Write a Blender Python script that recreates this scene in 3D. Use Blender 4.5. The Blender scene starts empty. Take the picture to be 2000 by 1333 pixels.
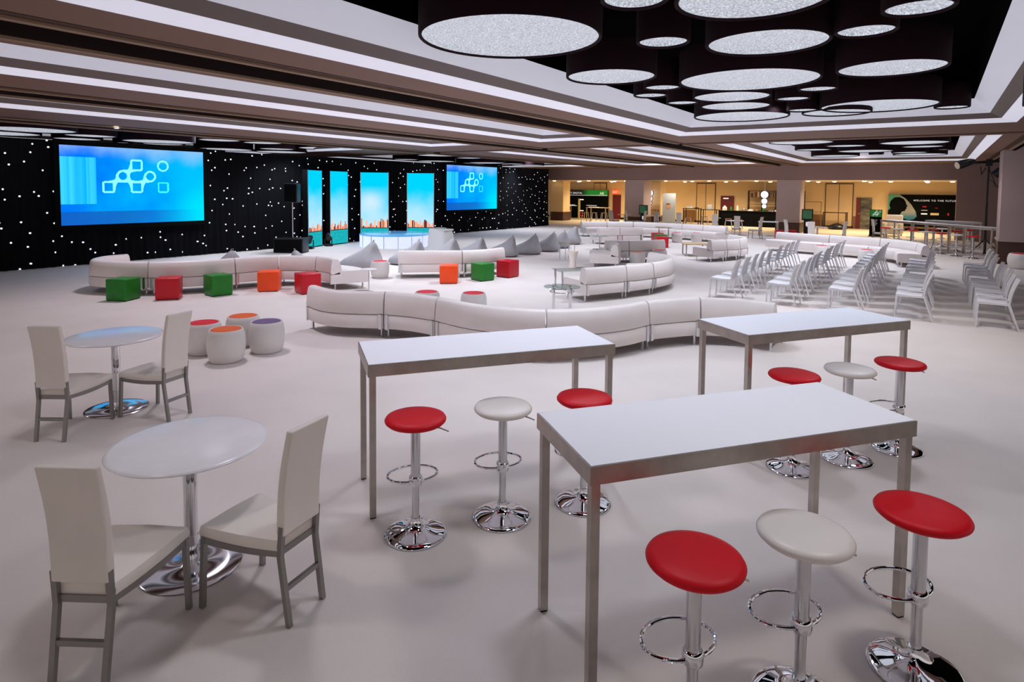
import bpy, bmesh, math, random
from mathutils import Vector, Matrix
random.seed(7)
PI = math.pi
scene = bpy.context.scene
COL = scene.collection

# ------------------------------------------------------------------ camera
# room axes: +Y runs along the star drape towards the far hall, +X to the right of it
CAM_H = 2.256
f_px, pitch, roll, cy, az = 1194.33, .0538, .0095, 432.93, .6076
cam = bpy.data.cameras.new('camera')
cam.sensor_width = 36.0
cam.lens = f_px / 2000 * 36
cam.shift_x = 0.0
cam.shift_y = (cy - 666.5) / 2000
cam.clip_end = 300
cam_o = bpy.data.objects.new('camera', cam)
COL.objects.link(cam_o)
cam_o.matrix_world = (Matrix.Translation((0, 0, CAM_H)) @ Matrix.Rotation(az, 4, 'Z')
                      @ Matrix.Rotation(PI / 2 - pitch, 4, 'X') @ Matrix.Rotation(roll, 4, 'Z'))
scene.camera = cam_o

# ------------------------------------------------------------------ world, view
w = bpy.data.worlds.new('world'); scene.world = w; w.use_nodes = True
w.node_tree.nodes['Background'].inputs[0].default_value = (1, .89, .86, 1)
w.node_tree.nodes['Background'].inputs[1].default_value = .46
scene.view_settings.view_transform = 'Standard'
scene.view_settings.look = 'None'
scene.view_settings.exposure = .3
scene.view_settings.gamma = 1.0
scene.view_settings.use_curve_mapping = False
scene.cycles.use_denoising = True
scene.cycles.max_bounces = 6
scene.cycles.diffuse_bounces = 3
scene.cycles.glossy_bounces = 3
scene.cycles.transmission_bounces = 4
scene.cycles.caustics_reflective = False
scene.cycles.caustics_refractive = False
scene.cycles.sample_clamp_indirect = 4.0

# ------------------------------------------------------------------ unseen overhead spots: some inferred from shadows, most added to brighten
def spot(x, y, z, watts, size=2.7, col=(1, .96, .97), rad=.22, target=None, blend=.8):
    l = bpy.data.lights.new('unseen_spot', 'SPOT')
    l.energy = watts; l.spot_size = size; l.spot_blend = blend; l.color = col; l.shadow_soft_size = rad
    o = bpy.data.objects.new('unseen_spot', l); COL.objects.link(o); o.location = (x, y, z)
    if target:
        o.rotation_euler = (Vector(target) - Vector((x, y, z))).to_track_quat('-Z', 'Y').to_euler()
    return o
WARM = (1, .93, .90); COOL = (.80, .86, 1); MAG = (.93, .87, 1)
for x, y, e, c in [(.35, 3.6, 75, WARM), (-4.1, .6, 46, WARM), (-4.1, 3.4, 80, MAG), (-.4, -1.2, 24, WARM),
                   (-4.1, 6.6, 150, COOL), (-.1, 8.3, 130, COOL), (-3.1, 7.0, 130, COOL), (-4.1, 12.2, 260, COOL), (.2, 11.4, 150, WARM),
                   (-1.6, 3.6, 75, COOL), (-2.7, 13.1, 230, COOL), (-2.1, 16.0, 150, COOL),
                   (-8.7, 1.0, 55, WARM), (-8.6, 5.0, 170, MAG), (-8.6, 9.2, 300, COOL), (-8.6, 13.0, 360, COOL),
                   (-13.1, 2.2, 55, WARM), (-13.1, 6.5, 210, MAG), (-13.1, 11.0, 360, COOL), (-13.1, 13.8, 380, COOL),
                   (-18.5, 5.5, 80, MAG), (-18.5, 10.0, 300, COOL), (-18.4, 13.6, 380, COOL), (-15.2, 15.2, 300, COOL), (-16.2, 18.6, 300, COOL),
                   (-4.4, 20.3, 300, COOL), (-1.9, 21.6, 300, COOL), (-4.5, 25.0, 300, COOL), (.0, 24.6, 130, WARM), (-1.9, 30, 200, WARM),
                   (-8.6, 20.5, 360, COOL), (-8.6, 26.0, 340, COOL), (-8.6, 31.0, 240, COOL),
                   (-13.1, 20.5, 400, COOL), (-13.1, 27.0, 340, COOL), (-18.7, 21.5, 420, COOL), (-18.7, 28.5, 420, COOL)]:
    spot(x, y, 3.9, e * 1.15, 2.3, c, blend=.9)

# ------------------------------------------------------------------ material helpers
def lin(c):
    return tuple((v / 12.92 if v <= .04045 else ((v + .055) / 1.055) ** 2.4) for v in c)
def rgb(r, g, b):
    return lin((r / 255, g / 255, b / 255)) + (1,)
def mat(name, color, rough=.5, metal=0., spec=.5, noise=None, bump=None, emit=None, emit_col=None, trans=0., coat=0., ior=1.45):
    m = bpy.data.materials.new(name); m.use_nodes = True
    nt = m.node_tree; b = nt.nodes['Principled BSDF']
    b.inputs['Base Color'].default_value = color
    b.inputs['Roughness'].default_value = rough
    b.inputs['Metallic'].default_value = metal
    b.inputs['Specular IOR Level'].default_value = spec
    b.inputs['IOR'].default_value = ior
    b.inputs['Transmission Weight'].default_value = trans
    b.inputs['Coat Weight'].default_value = coat
    if emit is not None:
        b.inputs['Emission Color'].default_value = emit_col or color
        b.inputs['Emission Strength'].default_value = emit
    tc = nt.nodes.new('ShaderNodeTexCoord')
    if noise:                                   # (scale, amount, stretch xyz)
        sc, amt = noise[0], noise[1]
        mp = nt.nodes.new('ShaderNodeMapping')
        mp.inputs['Scale'].default_value = noise[2] if len(noise) > 2 else (1, 1, 1)
        n = nt.nodes.new('ShaderNodeTexNoise'); n.inputs['Scale'].default_value = sc; n.inputs['Detail'].default_value = 5
        r = nt.nodes.new('ShaderNodeMapRange')
        r.inputs[1].default_value = .3; r.inputs[2].default_value = .7
        r.inputs[3].default_value = 1 - amt; r.inputs[4].default_value = 1 + amt
        mx = nt.nodes.new('ShaderNodeVectorMath'); mx.operation = 'SCALE'
        mx.inputs[0].default_value = color[:3]
        nt.links.new(tc.outputs['Object'], mp.inputs[0]); nt.links.new(mp.outputs[0], n.inputs['Vector'])
        nt.links.new(n.outputs[0], r.inputs[0]); nt.links.new(r.outputs[0], mx.inputs['Scale'])
        nt.links.new(mx.outputs[0], b.inputs['Base Color'])
    if bump:
        n = nt.nodes.new('ShaderNodeTexNoise'); n.inputs['Scale'].default_value = bump[0]; n.inputs['Detail'].default_value = 4
        bp = nt.nodes.new('ShaderNodeBump'); bp.inputs['Strength'].default_value = bump[1]; bp.inputs['Distance'].default_value = .01
        nt.links.new(tc.outputs['Object'], n.inputs['Vector'])
        nt.links.new(n.outputs[0], bp.inputs['Height']); nt.links.new(bp.outputs[0], b.inputs['Normal'])
    return m

M = {}
M['carpet'] = mat('carpet', rgb(226, 216, 211), .95, spec=.1, noise=(1.3, .035), bump=(220, .5))
M['hall_floor'] = mat('hall_floor', rgb(226, 208, 176), .5, noise=(2, .06))
M['leather'] = mat('white_leather', rgb(236, 226, 222), .45, noise=(3, .03), bump=(35, .12))
M['chrome'] = mat('chrome', (.82, .83, .86, 1), .04, 1.)
M['discchrome'] = mat('polished_disc', (.74, .73, .76, 1), .13, 1.)
M['satin'] = mat('satin_chrome', (.68, .68, .7, 1), .22, 1., noise=(60, .05, (1, 1, .05)))
M['steel'] = mat('brushed_steel', (.47, .425, .38, 1), .36, 1., noise=(9, .14, (1, 1, 1)))
M['chairsteel'] = mat('grey_metal', (.31, .295, .28, 1), .42, .85)
M['laminate'] = mat('white_laminate', rgb(248, 248, 255), .6, spec=.15)
M['stone'] = mat('white_stone_top', rgb(236, 233, 236), .2, spec=.4, noise=(5, .04))
M['redvinyl'] = mat('red_vinyl', rgb(212, 2, 26), .48, spec=.3, noise=(4, .06))
M['whitevinyl'] = mat('white_vinyl', rgb(238, 230, 224), .38, noise=(4, .02))
M['cream'] = mat('cream_upholstery', rgb(232, 223, 214), .5, noise=(4, .03), bump=(60, .05))
M['bodywhite'] = mat('white_moulded_plastic', rgb(226, 220, 216), .45)
M['chairplastic'] = mat('white_chair_plastic', rgb(228, 226, 230), .4)
M['green'] = mat('green_vinyl', rgb(24, 122, 30), .4, noise=(8, .12))
M['orange'] = mat('orange_vinyl', rgb(250, 78, 18), .4, noise=(6, .05))
M['red'] = mat('deep_red_vinyl', rgb(196, 12, 34), .38, noise=(6, .06))
M['orangefab'] = mat('orange_fabric', rgb(222, 96, 38), .7, noise=(9, .08))
M['purplefab'] = mat('purple_fabric', rgb(112, 88, 130), .7, noise=(9, .1))
M['redfab'] = mat('red_fabric', rgb(214, 16, 40), .7, noise=(9, .06))
M['bean'] = mat('grey_bean_fabric', rgb(168, 165, 168), .85, noise=(5, .07), bump=(9, .35))
M['soffit'] = mat('brown_soffit', rgb(132, 100, 84), .7, noise=(.5, .05))
M['lip'] = mat('tan_lip', rgb(150, 122, 96), .6)
M['darkstrip'] = mat('dark_reveal', rgb(70, 42, 28), .7)
M['ledge'] = mat('grey_ledge', rgb(120, 108, 104), .7)
M['black'] = mat('matt_black', rgb(8, 8, 10), .8, spec=.1)
M['voidblack'] = mat('ceiling_void_black', rgb(5, 4, 6), .95, spec=.02)
M['slotred'] = mat('dark_red_slot', rgb(34, 12, 10), .8)
M['gear'] = mat('black_gear', rgb(14, 14, 18), .35)
M['maroon'] = mat('maroon_drum', rgb(30, 9, 17), .85, spec=.2, noise=(3, .1))
M['coveup'] = mat('upper_cove_baked_glow', rgb(205, 205, 214), .7, emit=.36, emit_col=rgb(206, 207, 222))  # weaker emission painted in, as the upper slope catches less light
M['cove'] = mat('cove_baked_glow', rgb(212, 212, 222), .7, emit=.55, emit_col=rgb(208, 208, 224))  # emission painted on the fascia in place of cove strip lamps
M['beam'] = mat('mauve_beam', rgb(150, 124, 120), .7, noise=(.7, .04))
M['column'] = mat('mauve_column', rgb(186, 166, 164), .65, noise=(.9, .05))
M['colbase'] = mat('brown_column_base', rgb(74, 48, 40), .4, noise=(3, .1))
M['tan'] = mat('tan_wall', rgb(226, 196, 146), .7, noise=(.8, .04))
M['tandoor'] = mat('tan_door_leaf', rgb(216, 184, 136), .6, noise=(1.2, .04))
M['brown'] = mat('brown_wood', rgb(120, 82, 44), .5, noise=(4, .15, (1, 1, .1)))
M['wood'] = mat('light_wood', rgb(196, 168, 130), .4, noise=(6, .1, (1, 8, 1)))
M['reddoor'] = mat('dark_red_door', rgb(96, 14, 20), .45)
M['hallceil'] = mat('hall_ceiling', rgb(232, 214, 190), .8)
M['bulb'] = mat('downlight_lens', rgb(255, 244, 220), .5, emit=9., emit_col=rgb(255, 236, 200))
M['lampdisc'] = mat('lit_disc', rgb(240, 240, 255), .5, emit=1.1, emit_col=rgb(225, 228, 255))
M['bannergreen'] = mat('banner_green', rgb(20, 120, 40), .5, emit=.25, emit_col=rgb(20, 130, 50))
M['bannerblack'] = mat('banner_black', rgb(4, 6, 6), .7, spec=.1)
M['letter'] = mat('white_lettering', rgb(235, 235, 235), .5, emit=.45)
M['exit'] = mat('exit_red', rgb(250, 90, 40), .5, emit=1.2, emit_col=rgb(250, 80, 40))
M['poster'] = mat('pale_poster', rgb(190, 196, 200), .5)
M['logo'] = mat('screen_logo', rgb(120, 240, 250), .5, emit=1., emit_col=rgb(120, 240, 252))
M['logofade'] = mat('screen_logo_faint', rgb(30, 200, 240), .5, emit=1., emit_col=rgb(50, 205, 245))

def glass_mat():
    m = bpy.data.materials.new('clear_glass'); m.use_nodes = True
    nt = m.node_tree; nt.nodes.clear()
    o = nt.nodes.new('ShaderNodeOutputMaterial'); g = nt.nodes.new('ShaderNodeBsdfGlossy'); t = nt.nodes.new('ShaderNodeBsdfTransparent')
    g.inputs['Roughness'].default_value = .03; g.inputs['Color'].default_value = (.8, .9, .88, 1)
    t.inputs['Color'].default_value = (.86, .92, .91, 1)
    mx = nt.nodes.new('ShaderNodeMixShader'); mx.inputs[0].default_value = .22
    nt.links.new(t.outputs[0], mx.inputs[1]); nt.links.new(g.outputs[0], mx.inputs[2])
    nt.links.new(mx.outputs[0], o.inputs[0]); return m
M['glass'] = glass_mat()

def lens_mat():
    m = mat('sparkling_lamp_lens', rgb(120, 120, 126), .6)
    nt = m.node_tree; b = nt.nodes['Principled BSDF']
    tc = nt.nodes.new('ShaderNodeTexCoord'); n = nt.nodes.new('ShaderNodeTexNoise'); n.inputs['Scale'].default_value = 55; n.inputs['Detail'].default_value = 3
    v = nt.nodes.new('ShaderNodeTexVoronoi'); v.inputs['Scale'].default_value = 45
    r = nt.nodes.new('ShaderNodeMapRange'); r.inputs[1].default_value = .38; r.inputs[2].default_value = .72; r.inputs[3].default_value = .22; r.inputs[4].default_value = .74
    a = nt.nodes.new('ShaderNodeMath'); a.operation = 'MULTIPLY_ADD'; a.inputs[1].default_value = .18
    nt.links.new(tc.outputs['Object'], n.inputs[0]); nt.links.new(tc.outputs['Object'], v.inputs[0])
    nt.links.new(n.outputs[0], r.inputs[0]); nt.links.new(v.outputs['Distance'], a.inputs[0]); nt.links.new(r.outputs[0], a.inputs[2])
    b.inputs['Emission Color'].default_value = rgb(222, 228, 240)
    nt.links.new(a.outputs[0], b.inputs['Emission Strength']); return m
M['lens'] = lens_mat()

def star_mat():
    m = mat('star_cloth', rgb(7, 7, 12), .85, spec=.15)
    nt = m.node_tree; b = nt.nodes['Principled BSDF']
    tc = nt.nodes.new('ShaderNodeTexCoord'); sp = nt.nodes.new('ShaderNodeSeparateXYZ'); cb = nt.nodes.new('ShaderNodeCombineXYZ')
    nt.links.new(tc.outputs['Object'], sp.inputs[0]); nt.links.new(sp.outputs[1], cb.inputs[0]); nt.links.new(sp.outputs[2], cb.inputs[1])
    v = nt.nodes.new('ShaderNodeTexVoronoi'); v.voronoi_dimensions = '2D'; v.inputs['Scale'].default_value = 2.45
    nt.links.new(cb.outputs[0], v.inputs['Vector'])
    r = nt.nodes.new('ShaderNodeMapRange'); r.inputs[1].default_value = .028; r.inputs[2].default_value = .07; r.inputs[3].default_value = 1.5; r.inputs[4].default_value = 0
    nt.links.new(v.outputs['Distance'], r.inputs[0])
    b.inputs['Emission Color'].default_value = rgb(236, 240, 255)
    nt.links.new(r.outputs[0], b.inputs['Emission Strength']); return m
M['stars'] = star_mat()

def ramp_emit(name, coords, build):
    """emissive picture surface: build(nt, tc) returns (colour socket)"""
    m = bpy.data.materials.new(name); m.use_nodes = True
    nt = m.node_tree; nt.nodes.clear()
    o = nt.nodes.new('ShaderNodeOutputMaterial'); e = nt.nodes.new('ShaderNodeEmission'); e.inputs[1].default_value = 1.
    tc = nt.nodes.new('ShaderNodeTexCoord')
    nt.links.new(build(nt, tc), e.inputs[0]); nt.links.new(e.outputs[0], o.inputs[0]); return m
def node(nt, kind, **kw):
    n = nt.nodes.new(kind)
    for k, v in kw.items(): setattr(n, k, v)
    return n
def math_n(nt, op, a, b=None, c=None):
    n = nt.nodes.new('ShaderNodeMath'); n.operation = op
    for i, v in enumerate((a, b, c)):
        if v is None: continue
        if isinstance(v, (int, float)): n.inputs[i].default_value = v
        else: nt.links.new(v, n.inputs[i])
    return n.outputs[0]
def mixc(nt, fac, a, b):
    n = nt.nodes.new('ShaderNodeMix'); n.data_type = 'RGBA'
    for i, v in ((0, fac), (6, a), (7, b)):
        if isinstance(v, (tuple, int, float)): n.inputs[i].default_value = v
        else: nt.links.new(v, n.inputs[i])
    return n.outputs[2]
def step(nt, v, lo, hi):
    n = nt.nodes.new('ShaderNodeMapRange'); n.interpolation_type = 'SMOOTHSTEP'
    nt.links.new(v, n.inputs[0]); n.inputs[1].default_value = lo; n.inputs[2].default_value = hi
    return n.outputs[0]

def screen_pic(nt, tc):                       # local: y 0..3.94 left to right, z 0..2.2
    sp = nt.nodes.new('ShaderNodeSeparateXYZ'); nt.links.new(tc.outputs['Object'], sp.inputs[0]); u, v = sp.outputs[1], sp.outputs[2]
    n = node(nt, 'ShaderNodeTexNoise'); n.inputs['Scale'].default_value = .9; n.inputs['Detail'].default_value = 4; nt.links.new(tc.outputs['Object'], n.inputs[0])
    t = math_n(nt, 'ADD', math_n(nt, 'MULTIPLY', u, .2), math_n(nt, 'MULTIPLY', n.outputs[0], .9))
    c = mixc(nt, step(nt, t, .35, 1.35), rgb(0, 110, 235), rgb(0, 178, 240))
    cloud = math_n(nt, 'MULTIPLY', step(nt, math_n(nt, 'ADD', v, math_n(nt, 'MULTIPLY', n.outputs[0], .9)), 2.25, 2.75), .65)
    c = mixc(nt, cloud, c, rgb(150, 185, 222))
    right = math_n(nt, 'MULTIPLY', step(nt, u, 2.6, 4.0), step(nt, v, 1.6, .2)); c = mixc(nt, right, c, rgb(0, 215, 240))
    n2 = node(nt, 'ShaderNodeTexNoise'); n2.noise_dimensions = '1D'; n2.inputs['Scale'].default_value = 6; nt.links.new(u, n2.inputs['W'])
    panel = math_n(nt, 'MULTIPLY', math_n(nt, 'LESS_THAN', u, .87), math_n(nt, 'MULTIPLY', math_n(nt, 'GREATER_THAN', v, .58), math_n(nt, 'LESS_THAN', v, 1.89)))
    pc = mixc(nt, step(nt, n2.outputs[0], .3, .8), rgb(0, 172, 232), rgb(70, 214, 240))
    c = mixc(nt, math_n(nt, 'MULTIPLY', panel, .9), c, pc)
    low = math_n(nt, 'MULTIPLY', math_n(nt, 'LESS_THAN', v, .37), step(nt, u, 4.3, 1.5))
    c = mixc(nt, math_n(nt, 'MULTIPLY', low, .75), c, rgb(20, 84, 165))
    return c
M['screen'] = ramp_emit('projected_blue', None, screen_pic)

def led_pic(seed, glow):
    def f(nt, tc):                            # local x 0..1 across, z 0..2.87
        sp = nt.nodes.new('ShaderNodeSeparateXYZ'); nt.links.new(tc.outputs['Object'], sp.inputs[0]); u, v = sp.outputs[0], sp.outputs[2]
        n = node(nt, 'ShaderNodeTexNoise'); n.inputs['Scale'].default_value = 1.4
        ad = nt.nodes.new('ShaderNodeVectorMath'); ad.operation = 'ADD'; nt.links.new(tc.outputs['Object'], ad.inputs[0]); ad.inputs[1].default_value = (seed * 3.1, seed, 0)
        nt.links.new(ad.outputs[0], n.inputs[0])
        vv = math_n(nt, 'ADD', v, math_n(nt, 'MULTIPLY', n.outputs[0], 1.0))
        c = mixc(nt, step(nt, vv, 1.2, 2.8), rgb(172, 216, 246), rgb(0, 196, 240))
        if glow:
            g = math_n(nt, 'MULTIPLY', step(nt, math_n(nt, 'ABSOLUTE', math_n(nt, 'SUBTRACT', v, 1.65)), .7, 0), step(nt, math_n(nt, 'ABSOLUTE', math_n(nt, 'SUBTRACT', u, .4)), .8, 0))
            c = mixc(nt, math_n(nt, 'MULTIPLY', g, .8), c, rgb(205, 222, 252))
        # skyline: columns of random height
        cell = math_n(nt, 'FLOOR', math_n(nt, 'MULTIPLY', math_n(nt, 'ADD', u, seed * 1.37), 15.))
        wn = node(nt, 'ShaderNodeTexWhiteNoise'); wn.noise_dimensions = '1D'; nt.links.new(cell, wn.inputs['W'])
        top = math_n(nt, 'ADD', .63, math_n(nt, 'MULTIPLY', wn.outputs[0], .36))
        bld = math_n(nt, 'LESS_THAN', v, top)
        bc = mixc(nt, wn.outputs[0], rgb(236, 120, 92), rgb(250, 190, 150))
        c2 = math_n(nt, 'FLOOR', math_n(nt, 'MULTIPLY', math_n(nt, 'ADD', u, seed * 2.1), 34.))
        wn2 = node(nt, 'ShaderNodeTexWhiteNoise'); wn2.noise_dimensions = '1D'; nt.links.new(c2, wn2.inputs['W'])
        bc = mixc(nt, math_n(nt, 'GREATER_THAN', wn2.outputs[0], .78), bc, rgb(90, 44, 50))
        c = mixc(nt, bld, c, bc)
        c = mixc(nt, math_n(nt, 'LESS_THAN', v, .6), c, rgb(40, 44, 56))
        wv = node(nt, 'ShaderNodeTexNoise'); wv.inputs['Scale'].default_value = 14; wv.inputs['Detail'].default_value = 3; nt.links.new(tc.outputs['Object'], wv.inputs[0])
        c = mixc(nt, math_n(nt, 'LESS_THAN', v, .57), c, mixc(nt, wv.outputs[0], rgb(0, 128, 140), rgb(40, 190, 196)))
        return c
    return f

# ------------------------------------------------------------------ mesh helpers
class MB:
    def __init__(s): s.v = []; s.f = []
    def add(s, vs, fs):
        n = len(s.v); s.v += [tuple(p) for p in vs]; s.f += [tuple(i + n for i in q) for q in fs]; return s
    def box(s, x0, x1, y0, y1, z0, z1):
        vs = [(x, y, z) for z in (z0, z1) for y in (y0, y1) for x in (x0, x1)]
        return s.add(vs, [(0, 2, 3, 1), (4, 5, 7, 6), (0, 1, 5, 4), (2, 6, 7, 3), (0, 4, 6, 2), (1, 3, 7, 5)])
    def bar(s, a, b, w, d=None, up=(0, 0, 1)):                       # rectangular bar between two points
        a, b = Vector(a), Vector(b); d = d or w
        t = (b - a).normalized(); u = Vector(up)
        if abs(t.dot(u)) > .95: u = Vector((1, 0, 0))
        sx = t.cross(u).normalized(); sy = sx.cross(t).normalized()
        vs = [p + sx * (i * w / 2) + sy * (j * d / 2) for p in (a, b) for j in (-1, 1) for i in (-1, 1)]
        return s.add(vs, [(0, 1, 3, 2), (4, 6, 7, 5), (0, 4, 5, 1), (2, 3, 7, 6), (0, 2, 6, 4), (1, 5, 7, 3)])
    def tube(s, pts, r, n=10, closed=False):
        pts = [Vector(p) for p in pts]; rs = r if isinstance(r, (list, tuple)) else [r] * len(pts)
        m = len(pts); vs = []; ref = None
        for i, p in enumerate(pts):
            if closed: t = pts[(i + 1) % m] - pts[i - 1]
            else: t = pts[min(i + 1, m - 1)] - pts[max(i - 1, 0)]
            t.normalize()
            if ref is None: ref = Vector((0, 0, 1)) if abs(t.z) < .9 else Vector((1, 0, 0))
            a = (ref - t * ref.dot(t)).normalized(); ref = a; b = t.cross(a)
            vs += [p + (a * math.cos(2 * PI * k / n) + b * math.sin(2 * PI * k / n)) * rs[i] for k in range(n)]
        fs = []
        for i in range(m if closed else m - 1):
            j = (i + 1) % m
            fs += [(i * n + k, i * n + (k + 1) % n, j * n + (k + 1) % n, j * n + k) for k in range(n)]
        if not closed: fs += [tuple(range(n - 1, -1, -1)), tuple(range((m - 1) * n, m * n))]
        return s.add(vs, fs)
    def lathe(s, prof, n=32, c=(0, 0, 0), sx=1, sy=1, cap=True):               # prof: (radius, z) from bottom to top
        vs = []; fs = []; rings = []
        for r, z in prof:
            if r < 1e-6: rings.append([len(vs)]); vs.append((c[0], c[1], c[2] + z))
            else:
                rings.append(list(range(len(vs), len(vs) + n)))
                vs += [(c[0] + r * sx * math.cos(2 * PI * k / n), c[1] + r * sy * math.sin(2 * PI * k / n), c[2] + z) for k in range(n)]
        for A, B in zip(rings, rings[1:]):
            for k in range(n):
                a, b = A[k % len(A)], A[(k + 1) % len(A)]; d, e = B[k % len(B)], B[(k + 1) % len(B)]
                q = [a, b, e, d]; q = [v for i, v in enumerate(q) if v not in q[:i]]
                if len(q) > 2: fs.append(tuple(q))
        if cap and len(rings[0]) > 1: fs.append(tuple(reversed(rings[0])))
        if cap and len(rings[-1]) > 1: fs.append(tuple(rings[-1]))
        return s.add(vs, fs)
    def grid(s, rows, close=False):
        n = len(rows[0]); vs = [p for r in rows for p in r]; fs = []
        for i in range(len(rows) - 1):
            for k in range(n if close else n - 1):
                fs.append((i * n + k, i * n + (k + 1) % n, (i + 1) * n + (k + 1) % n, (i + 1) * n + k))
        return s.add(vs, fs)
    def sweep(s, frames, prof):                                       # frames: (point, outward normal xy); prof: closed (t, z)
        rows = [[(p[0] + nn[0] * t, p[1] + nn[1] * t, z) for t, z in prof] for p, nn in frames]
        s.grid(rows, True); n = len(prof); k = len(s.v) - len(rows) * n
        s.f.append(tuple(k + i for i in range(n))); s.f.append(tuple(k + (len(rows) - 1) * n + i for i in reversed(range(n))))
        return s

def obj(name, mb, m, parent=None, bevel=0, smooth=True, angle=35, subsurf=0, loc=None, rz=None):
    me = bpy.data.meshes.new(name); me.from_pydata(mb.v, [], mb.f); me.update()
    bm = bmesh.new(); bm.from_mesh(me); bmesh.ops.recalc_face_normals(bm, faces=bm.faces); bm.to_mesh(me); bm.free()
    me.materials.append(m)
    if smooth: me.shade_smooth(); me.set_sharp_from_angle(angle=math.radians(angle))
    o = bpy.data.objects.new(name, me); COL.objects.link(o)
    if parent: o.parent = parent
    if bevel:
        b = o.modifiers.new('bevel', 'BEVEL'); b.width = bevel; b.segments = 3; b.limit_method = 'ANGLE'; b.angle_limit = math.radians(40)
        me.shade_smooth()
        me.set_sharp_from_angle(angle=math.radians(180)) if bevel > .015 else None
    if subsurf:
        q = o.modifiers.new('subsurf', 'SUBSURF'); q.levels = subsurf; q.render_levels = subsurf
        me.set_sharp_from_angle(angle=math.radians(180))
    if loc is not None: o.location = loc
    if rz is not None: o.rotation_euler = (0, 0, rz)
    return o
def tag(o, label=None, cat=None, group=None, kind=None):
    if label: o['label'] = label
    if cat: o['category'] = cat
    if group: o['group'] = group
    if kind: o['kind'] = kind
    return o
def thing(name, label, cat, loc=(0, 0, 0), rz=0, group=None):
    o = bpy.data.objects.new(name, None); o.empty_display_size = .1; COL.objects.link(o)
    o.location = loc; o.rotation_euler = (0, 0, rz); return tag(o, label, cat, group)
def struct(name, mb, m, **kw):
    o = obj(name, mb, m, **kw); o['kind'] = 'structure'; return o
def copy_tree(o, parent=None):
    kids = list(o.children); c = o.copy(); COL.objects.link(c)
    if parent: c.parent = parent
    for k in kids: copy_tree(k, c)
    return c
def dup(o, loc, rz, label, group=None, scale=None):
    c = copy_tree(o); c.location = loc; c.rotation_euler = (0, 0, rz); c['label'] = label
    if group: c['group'] = group
    if scale: c.scale = scale
    return c
def text(name, s, size, m, parent, loc, rot, align='LEFT', ext=.004, space=1.0):
    cu = bpy.data.curves.new(name, 'FONT'); cu.body = s; cu.size = size; cu.extrude = ext; cu.align_x = align; cu.space_character = space
    tmp = bpy.data.objects.new('tmp', cu); COL.objects.link(tmp)
    me = bpy.data.meshes.new_from_object(tmp.evaluated_get(bpy.context.evaluated_depsgraph_get()))
    bpy.data.objects.remove(tmp); me.materials.clear(); me.materials.append(m)
    o = bpy.data.objects.new(name, me); COL.objects.link(o)
    if parent: o.parent = parent
    o.location = loc; o.rotation_euler = rot; return o
ORD = ['nearest', 'second nearest', 'third nearest', 'fourth nearest', 'fifth nearest', 'sixth nearest', 'seventh nearest', 'eighth nearest', 'ninth nearest', 'tenth nearest', 'eleventh nearest', 'twelfth nearest']

# ================================================================== THE ROOM
struct('floor', MB().box(-25, 10, -8, 34.9, -.05, 0), M['carpet'], smooth=False)
struct('floor', MB().box(-32, 10, 34.93, 46, -.06, -.012), M['hall_floor'], smooth=False)
ZS = 3.64
SLX = [(-7.2, -6.42), (-11.95, -11.2), (-16.9, -16.15)]      # track slots running along Y
SLY = [(17.75, 18.2)]
OPX = [(-24.0, -17.15), (-14.05, -11.98), (-9.75, -7.6), (-5.5, 1.2)]
OPY = [(-6.5, 15.4), (18.55, 32.6)]
xs = sorted({-26, 1.85} | {v for p in SLX + OPX for v in p}); ys = sorted({-8, 36.0} | {v for p in SLY + OPY for v in p})
mb = MB(); slot = MB()
for i in range(len(xs) - 1):
    for j in range(len(ys) - 1):
        cx, cyy = (xs[i] + xs[i + 1]) / 2, (ys[j] + ys[j + 1]) / 2
        inslot = any(a < cx < b for a, b in SLX) or any(a < cyy < b for a, b in SLY)
        inop = any(a < cx < b for a, b in OPX) and any(a < cyy < b for a, b in OPY)
        if inslot: slot.box(xs[i], xs[i + 1], ys[j], ys[j + 1], ZS + .5, ZS + .55)
        elif not inop: mb.box(xs[i], xs[i + 1], ys[j], ys[j + 1], ZS, ZS + .05)
struct('ceiling', mb, M['soffit'], smooth=False)
for a, b in SLX:                                              # inner walls of the slots
    slot.box(b - .01, b, -8, 36, ZS + .05, ZS + .5)
for a, b in SLY:
    slot.box(-26, 1.85, a - .01, a, ZS + .05, ZS + .5); slot.box(-26, 1.85, b, b + .01, ZS + .05, ZS + .5)
struct('ceiling', slot, M['voidblack'], smooth=False)
lp = MB(); rd = MB(); dk = MB()
for a, b in SLX:
    rd.box(a, a + .012, -8, 36, ZS + .0, ZS + .5)
    for y0, y1 in ((-8, 17.75), (18.2, 36)):
        lp.box(a - .1, a, y0, y1, ZS - .03, ZS); lp.box(b, b + .1, y0, y1, ZS - .03, ZS)
        dk.box(b + .1, b + .24, y0, y1, ZS - .006, ZS)
for y0, y1 in ((-8, 17.75), (18.2, 36)):
    lp.box(1.75, 1.85, y0, y1, ZS - .03, ZS); dk.box(1.6, 1.75, y0, y1, ZS - .006, ZS)
struct('trim_1', lp, M['lip'], smooth=False); struct('trim_2', rd, M['slotred'], smooth=False); struct('trim_3', dk, M['darkstrip'], smooth=False)
# black void over everything and beyond the right soffit
struct('ceiling', MB().box(-26, 1.9, -8, 36, 4.75, 4.8).box(1.95, 10, -8, 36, 4.1, 4.15).box(1.85, 1.95, -8, 36, 3.6, 4.2), M['voidblack'], smooth=False)

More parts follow.
